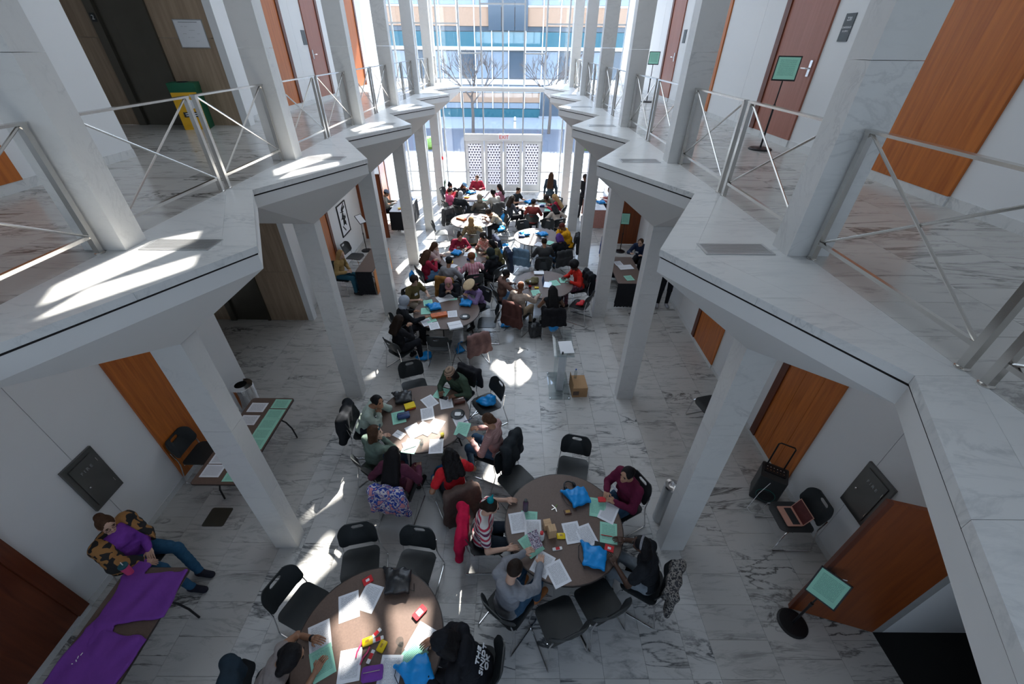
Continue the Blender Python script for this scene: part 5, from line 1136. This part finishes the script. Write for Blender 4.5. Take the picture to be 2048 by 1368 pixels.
        t.scale = (1.25,) * 3
    elif k in ('box_red', 'box_game', 'tray'): t = th('box', {'box_red': 'red and yellow card box', 'box_game': 'red and orange board game box', 'tray': 'grey tray'}[k], 'box'); w, d, h = {'box_red': (.17, .13, .05), 'box_game': (.36, .16, .05), 'tray': (.26, .18, .03)}[k]; MB().box((-w / 2, -d / 2, 0), (w / 2, d / 2, h)).build('box_body', {'box_red': 'snack_red_m', 'box_game': 'box_game_m', 'tray': 'plate_grey'}[k], t); MB().box((-w / 2 - .002, -d / 2 - .002, h * .5), (w / 2 + .002, d / 2 + .002, h + .003)).build('lid', {'box_red': 'yellow_wrap', 'box_game': 'box_game_m', 'tray': 'paper_white'}[k], t)
    elif k == 'plate': t = th('plate', 'round black plate with a white wrapper', 'plate'); MB().lathe([(0, 0), (.08, 0), (.115, .014), (.118, .016), (.11, .012), (.08, .004), (0, .004)], 28).build('dish', 'black_plastic', t); MB().prism(rrect(.10, .08, .02), .006, .02).build('wrapper', 'white_plastic', t)
    elif k in ('notebook', 'book_pink', 'book_grey', 'binder'): t = th('book', {'notebook': 'open white notebook', 'book_pink': 'pink notebook', 'book_grey': 'open grey book', 'binder': 'white binder'}[k], 'book'); w, d, h = {'notebook': (.18, .13, .008), 'book_pink': (.19, .14, .012), 'book_grey': (.4, .27, .012), 'binder': (.3, .27, .035)}[k]; MB().box((-w / 2, -d / 2, 0), (w / 2, d / 2, h)).build('pages', 'paper_white', t); MB().box((-w / 2 - .004, -d / 2 - .004, -.0), (w / 2 + .004, d / 2 + .004, .003)).build('cover', {'notebook': 'cardboard', 'book_pink': 'gum_pink', 'book_grey': 'plate_grey', 'binder': 'plate_grey'}[k], t); MB().box((-w / 2 + .02, -.003, h), (w / 2 - .02, .003, h + .0006)).build('printed_line', 'plate_grey', t)
    elif k == 'laptop_blue': t = th('laptop', 'slim laptop with a blue lid', 'laptop'); MB().box((-.15, -.1, 0), (.15, .1, .012)).build('base', 'aluminium', t); o = MB().box((-.15, -.004, 0), (.15, .004, .2)).build('screen', 'navy', t, (0, .1, .012)); o.rotation_euler = (-.2, 0, 0)
    return t
ITEMS = [("W", -1.34, 1.94, 20.0), ("W", -1.14, 2.03, -15.0), ("W", -1.55, 1.65, 25.0), ("M", -1.44, 1.43, 30.0), ("W", -1.16, 1.41, 10.0), ("W", -0.75, 1.36, 0.0), ("M", -0.56, 1.47, -35.0), ("W", -0.49, 1.63, -25.0), ("red_card", -1.21, 2.21, 35.0), ("snack_red", -0.55, 1.88, 50.0), ("snack_yellow", -1.04, 1.61, 20.0), ("snack_yellow", -0.88, 1.57, 70.0), ("bar", -0.97, 1.68, 50.0), ("bar", -0.94, 1.63, 20.0), ("bar", -0.97, 1.48, 75.0), ("strip", -1.11, 1.55, 85.0), ("strip", -1.03, 1.49, 70.0), ("cup", -0.69, 1.59, 0.0), ("pouch_purple", -0.91, 1.34, 10.0), ("bag_black", -0.85, 2.18, 5.0), ("bag_blue", -0.47, 1.34, 30.0), ("M", 0.67, 2.95, -5.0), ("W", 0.53, 2.93, 10.0), ("W", 0.72, 2.83, 0.0), ("M", 0.69, 2.64, 35.0), ("W", 1.22, 2.8, 10.0), ("W", 1.39, 2.76, 20.0), ("M", 1.6, 3.15, -10.0), ("W", 1.73, 3.08, -30.0), ("M", 1.68, 2.8, -10.0), ("pen_orange", 1.65, 2.76, -10.0), ("W", 0.82, 2.41, -30.0), ("W", 0.99, 2.3, 25.0), ("wallet", 1.55, 2.64, -15.0), ("red_card", 1.65, 2.6, -20.0), ("bottle_purple", 0.63, 3.11, 0.0), ("headphones", 1.25, 3.46, 30.0), ("keys", 1.03, 3.14, 60.0), ("deck", 1.19, 3.08, 10.0), ("bottle_white", 0.82, 2.72, 0.0), ("tower", 0.95, 2.77, 12.0), ("snack_yellow", 1.07, 2.75, 0.0), ("bar", 1.01, 2.59, 10.0), ("bag_blue", 1.35, 3.28, 20.0), ("bag_blue", 1.44, 2.47, -15.0), ("W", -0.98, 5.14, 40.0), ("M", -0.81, 5.35, -20.0), ("W", -0.69, 5.11, 15.0), ("phone", -0.75, 5.23, -20.0), ("pouch_brown", -0.47, 5.14, 20.0), ("bag_black", -1.44, 5.19, 15.0), ("box_red", -1.29, 5.0, 25.0), ("pouch_navy", -1.35, 4.78, 20.0), ("M", -1.43, 4.76, 20.0), ("W", -0.97, 4.85, 15.0), ("W", -1.12, 4.47, 35.0), ("W", -0.79, 4.58, -20.0), ("W", -0.95, 4.52, 60.0), ("plate", -0.46, 4.84, 0.0), ("W", -0.39, 4.68, 25.0), ("M", -0.35, 4.52, -10.0), ("W", -0.72, 4.17, 5.0), ("cup", -0.95, 4.2, 0.0), ("M", -1.11, 4.17, -10.0), ("notebook", -1.34, 4.39, -30.0), ("phone", -0.36, 4.36, -35.0), ("cup_yellow", -0.65, 4.37, 0.0), ("book_pink", -1.14, 4.19, 25.0), ("pen_blue", -0.28, 4.71, 30.0), ("book_grey", -1.19, 8.7, 30.0), ("M", -1.02, 8.75, 10.0), ("M", -1.57, 8.48, 15.0), ("bag_blue", -1.37, 8.23, 20.0), ("bag_blue", -0.65, 8.42, -10.0), ("backpack_grey", -0.6, 8.59, 20.0), ("box_game", -1.22, 7.9, 20.0), ("W", -0.93, 7.99, 10.0), ("plate", -0.63, 7.87, 0.0), ("binder", -0.81, 7.5, 20.0), ("W", -1.46, 7.63, 30.0), ("W", -1.27, 7.49, 20.0), ("M", -1.56, 8.11, 10.0), ("M", -1.39, 7.77, 25.0), ("bag_camo", 0.97, 9.53, 0.0), ("bottle_red", 0.89, 9.26, 0.0), ("M", 1.03, 9.01, 10.0), ("M", 1.79, 9.69, 5.0), ("laptop_blue", 1.35, 9.43, 80.0), ("cup_white", 0.98, 10.26, 0.0), ("tray", 1.16, 10.08, 0.0), ("snack_yellow", 1.06, 9.27, 0.0), ("M", 1.55, 9.54, 20.0), ("M", -3.43, 5.06, 0), ("M", -3.43, 4.82, 0), ("M", -3.44, 4.6, 0), ("M", -3.44, 4.39, 0), ("M", -3.44, 4.19, 0), ("W", -3.81, 4.97, 0.0), ("W", -3.79, 4.68, 0.0), ("M", -3.5, 3.49, 0.0), ("W", -3.92, 3.92, 0.0), ("W", -3.88, 3.69, 0.0)]
for k_, x_, y_, r_ in ITEMS:
    if x_ < -3: item(k_, -3.51 if k_ == 'M' else -3.87, y_ if y_ > 3.6 else 3.62, 90, tail='on the leaflet table by the left wall')
    else: item(k_, x_, y_, r_)
item('pen_teal', .29, 1.76, 25, .0, 'lying on the marble floor')
random.seed(11)
for key, n_ in (('t4', 13), ('t4r', 12), ('t5', 6), ('t6', 12), ('t6r', 12)):
    cx, cy, w_ = TB[key]; kinds = ['W', 'plate', 'M', 'W', 'box_red', 'W', 'bag_blue', 'phone', 'M', 'W', 'pouch_navy', 'cup_white', 'W']
    if key == 't5': kinds = ['plate', 'box_game', 'M', 'phone', 'W', 'book_pink']
    if key == 't4r': kinds = ['bag_blue', 'bag_blue', 'M', 'plate', 'W', 'keys', 'phone', 'W', 'snack_red', 'pouch_navy', 'plate', 'W']
    for i in range(n_):
        a = 2.4 * i + .5; rr = .2 + .42 * ((i * 7) % 5) / 4
        item(kinds[i % len(kinds)], cx + rr * math.cos(a), cy + rr * math.sin(a), random.uniform(-40, 40), tail='on the %s round table' % w_)
# far corridor tables
for x_, y_, k_ in ((-3.75, 15.3, 'box_red'), (-3.6, 15.8, 'W'), (-3.8, 16.1, 'pouch_purple'), (-3.65, 16.4, 'bag_blue')): item(k_, x_, y_, 20, tail='on the far left corridor table')
for x_, y_, k_ in ((3.7, 15.8, 'W'), (3.9, 16.2, 'bag_blue'), (3.7, 16.6, 'box_red')): item(k_, x_, y_, 10, tail='on the far right corridor table')
for x_, y_, k_ in ((3.55, 9.85, 'M'), (3.6, 10.5, 'book_grey'), (3.45, 10.75, 'W')): item(k_, x_, y_, 10, tail='on the right corridor table with black cloth')
# picture card held by the person in the grey hoodie
pc = put('picture_card', MB().box((-.07, -.1, 0), (.07, .1, .002)).mesh('picture_card'), pattern('card_art', [(.3, .25, .35), (.6, .55, .6), (.12, .1, .16), (.45, .3, .35)], 'blot', 30), None, (.73, 2.62, .90)); pc.rotation_euler = (.5, .1, .5); tag(pc, 'picture card held up by the person in the grey hoodie', 'card')
rp = put('red_packet', MB().prism(rrect(.1, .07, .01), 0, .02).mesh('red_packet'), 'red_card', None, (1.66, 3.23, .80)); tag(rp, 'small red packet held by the person in the maroon sweater', 'snack')
# purple shirts and tumbler
def shirt(x, y, z, rz, label, seed, w=.3, l=.36):
    pr = [('b', (0, 0, .010), (w, l, .004)), ('b', (-w - .06, l - .1, .006), (.1, .09, .002), rotz(.4)), ('b', (w + .06, l - .1, .006), (.1, .09, .002), rotz(-.4))]
    o = put('purple_shirt', sdf_mesh(pr, .014, .03, lambda X, Y, Z: .007 * np.sin(16 * X + 3 * np.sin(9 * Y + seed)) + .006 * np.sin(23 * Y + 5 * X + seed) - .006 + 0 * Z, 'shirt', lambda X, Y, Z: .0 - Z + 0 * X + 0 * Y), 'purple_cloth', None, (x, y, z), rz)
    return tag(o, label, 'shirt', 'purple shirts on the folding table')
shirt(-3.66, 2.02, .742, 1.7, 'purple shirt spread at the far end of the folding table', 0, .24, .33)
s2 = shirt(-3.70, 1.36, .742, 1.45, 'purple shirt with white marks at the near end of the folding table', 2, .30, .34)
for q in range(4): MB().box((-.012, -.004, 0), (.012, .004, .002)).build('white_mark', 'paper_white', s2, (.1 - .028 * q, .18 + .01 * (q % 2), .034), .5 * q)
tb = empty('tumbler', (-3.98, 2.27, .742), 0, 'pink tumbler with a teal lid beside the purple shirts', 'tumbler')
MB().lathe([(0, 0), (.033, 0), (.045, .17)], 20).build('tumbler_body', 'gum_pink', tb); MB().lathe([(.047, 0), (.047, .02), (.03, .03), (0, .03)], 20).build('lid', 'teal', tb, (0, 0, .17)); MB().tube([(.01, 0, .03), (.015, 0, .09)], .005, 6).build('straw', 'white_plastic', tb, (0, 0, .17))

# ---------------------------------------------------------------- outside the glass
g = MB(); g.box((-40, YG + .3, -.3), (40, 29, -.02)); struct(g.build('forecourt', 'snow'), 'bright pale forecourt outside the entrance')
g = MB(); g.box((-60, 29, -.35), (60, 38.5, -.06)); struct(g.build('road', 'asphalt'), 'grey road beyond the forecourt')
g = MB(); g.box((-60, 38.5, -.35), (60, 45, -.0)); struct(g.build('pavement', 'concrete'), 'pavement along the facing building')
bd = empty('office_building', (0, 45, 0), 0, 'low office building with teal bands across the road', 'building')
def bp(name, m, x0, x1, z0, z1, y0=0., y1=.3): return MB().box((-(x1 - x0) / 2, y0, 0), ((x1 - x0) / 2, y1, z1 - z0)).build(name, m, bd, ((x0 + x1) / 2, 0, z0))
bp('facade', 'concrete', -34, 34, 0, 14, .3, 9)
bp('teal_band', 'teal', -34, 34, 0, .7, 0); bp('tan_band', 'tan_brick', -34, 34, 1.25, 2.0, .05); bp('white_band', 'snow', -34, 34, 2.7, 3.1, -.1); bp('white_band', 'snow', -34, 34, 5.3, 5.55, -.1)
bp('teal_band', 'teal', -34, 34, 5.55, 6.6, 0); bp('tan_band', 'tan_brick', -34, 34, 7.0, 8.3, .0); bp('white_band', 'snow', -34, 34, 8.3, 8.42, -.05)
for i in range(-14, 14):
    for z0, z1, m in ((.75, 1.2, 'pane_pale'), (2.05, 2.65, 'pane_pale'), (8.45, 9.05, 'pane_pale'), (3.2, 5.2, 'pane_pale' if i % 3 else 'pane_dark'), (6.65, 6.98, 'pane_dark'), (9.1, 11.2, 'pane_pale')):
        bp('window_pane', m, i * 1.5 + .06, i * 1.5 + 1.44, z0, z1, .1, .25)
for i in range(-14, 15): MB().box((-.04, -.03, .75), (.04, .05, 11)).build('facade_mullion', 'snow', bd, (i * 1.5, 0, 0))
for i in range(3):
    x = -1.2 + 1.15 * i
    MB().add([(-.55, -.1, 0), (.55, -.1, 0), (.55, -.1, 2.0), (0, -.1, 2.7), (-.55, -.1, 2.0), (-.55, .1, 0), (.55, .1, 0), (.55, .1, 2.0), (0, .1, 2.7), (-.55, .1, 2.0)], [(0, 1, 2, 3, 4), (9, 8, 7, 6, 5), (0, 5, 6, 1), (1, 6, 7, 2), (2, 7, 8, 3), (3, 8, 9, 4), (4, 9, 5, 0)]).build('gable_window', 'pane_dark', bd, (x, -.1, 6.7))
dr = bp('entrance_door', 'pane_dark', 3.0, 5.2, 0, 2.6, -.05, .2); MB().box((-1.2, -.9, 0), (1.2, 0, .14)).build('step', 'concrete', dr, (0, -.1, .0))
def tree(x, y, h, label, seed):
    random.seed(seed); t = empty('bare_tree', (x, y, -.05), 0, label, 'tree')
    MB().tube([(0, 0, 0), (.05, 0, h * .2), (0, .05, h * .4)], [.13, .11, .09], 8).build('trunk', 'bark', t)
    tw = MB()
    def br(p, d, L, r, n):
        q = p + d * L; mid_ = p + d * L * .5 + Vector((random.uniform(-.05, .05), random.uniform(-.05, .05), 0)) * L; tw.tube([p, mid_, q], [r, r * .8, r * .6], 4, False)
        if n == 0: return
        for _ in range(3):
            nd = (d + Vector((random.uniform(-.8, .8), random.uniform(-.8, .8), random.uniform(-.15, .6)))).normalized(); br(q if random.random() > .3 else mid_, nd, L * .72, r * .66, n - 1)
    for i in range(4): br(Vector((0, .02, h * (.3 + .03 * i))), Vector((math.cos(i * 1.7), math.sin(i * 1.7), 1.1)).normalized(), h * .22, .075, 4)
    o = tw.build('branches', 'bark', t)
tree(-2.75, 36.5, 6.5, 'bare tree across the forecourt, left of the entrance doors', 1); tree(3.3, 36.5, 6.5, 'bare tree across the forecourt, right of the entrance doors', 5)
for i, (x, y) in enumerate(((-5.2, 30.5), (5.6, 30.5), (-9.3, 29.5))):
    o = put('shrub', sdf_mesh([('e', (0, 0, .35), (.6, .5, .45)), ('e', (.35, .1, .3), (.4, .4, .35)), ('e', (-.35, 0, .3), (.4, .4, .35))], .05, .1, lambda X, Y, Z: .06 * np.sin(13 * X) * np.sin(14 * Y) * np.sin(12 * Z), 'shrub'), 'leaf_green', None, (x, y, -.1)); tag(o, 'clipped green shrub beside the road', 'shrub')
kb = empty('kerb_post', (.6, 38.8, 0), 0, 'white post standing by the road', 'post'); MB().lathe([(0, 0), (.1, 0), (.09, .8), (.05, .85), (0, .86)], 12).build('post', 'snow', kb); MB().lathe([(.11, 0), (.11, .06)], 12).build('collar', 'asphalt', kb, (0, 0, .5))
# pot plant and alarm by the far left pillar
pl = empty('potted_plant', (-2.65, 18.9, 0), 0, 'dark leafy plant in a white pot by the far left pillar', 'plant')
MB().lathe([(0, 0), (.13, 0), (.17, .4), (.16, .4), (.15, .36), (0, .36)], 20).build('pot', 'white_plastic', pl)
for i in range(9):
    a = i * .7; MB().add([(0, 0, 0), (.05, .06, .25), (0, .16, .45), (-.05, .06, .25)], [(0, 1, 2, 3)]).build('leaf', mat('leaf_dark', (.02, .06, .03), .5), pl, (.03 * math.cos(a), .03 * math.sin(a), .36 + .06 * (i % 3)), a)
al = MB().box((-.06, -.03, -.06), (.06, .03, .06)).build('fire_alarm', 'red_card', None, (-2.78, YG - .33, 1.55)); tag(al, 'small red fire alarm box on the far left pier', 'alarm')

# ---------------------------------------------------------------- labels that single out each thing
def dedupe():
    by = {}
    for o in C.objects:
        if o.parent is None and 'label' in o: by.setdefault(o['label'], []).append(o)
    for lab, os_ in by.items():
        if len(os_) < 2: continue
        os_ = sorted(os_, key=lambda o: proj(o.matrix_world.translation if o.type != 'MESH' else o.matrix_world @ (sum((Vector(c) for c in o.bound_box), Vector()) / 8))[1 if any(w in lab for w in ('railing', 'grille', 'pillar')) else 0])
        n = len(os_); vert = any(w in lab for w in ('railing', 'grille', 'pillar'))
        words = ['first', 'second', 'third', 'fourth', 'fifth', 'sixth', 'seventh', 'eighth', 'ninth', 'tenth', 'eleventh', 'twelfth', 'thirteenth', 'fourteenth']
        if vert:
            for i, o in enumerate(os_): o['label'] = lab + ', ' + ('farthest' if i == 0 else 'nearest' if i == n - 1 else words[i] + ' from the glass')
        else:
            for i, o in enumerate(os_): o['label'] = lab + ', ' + ('left one' if n == 2 and i == 0 else 'right one' if n == 2 else 'leftmost' if i == 0 else 'rightmost' if i == n - 1 else words[i] + ' from left')
bpy.context.view_layer.update()
dedupe()
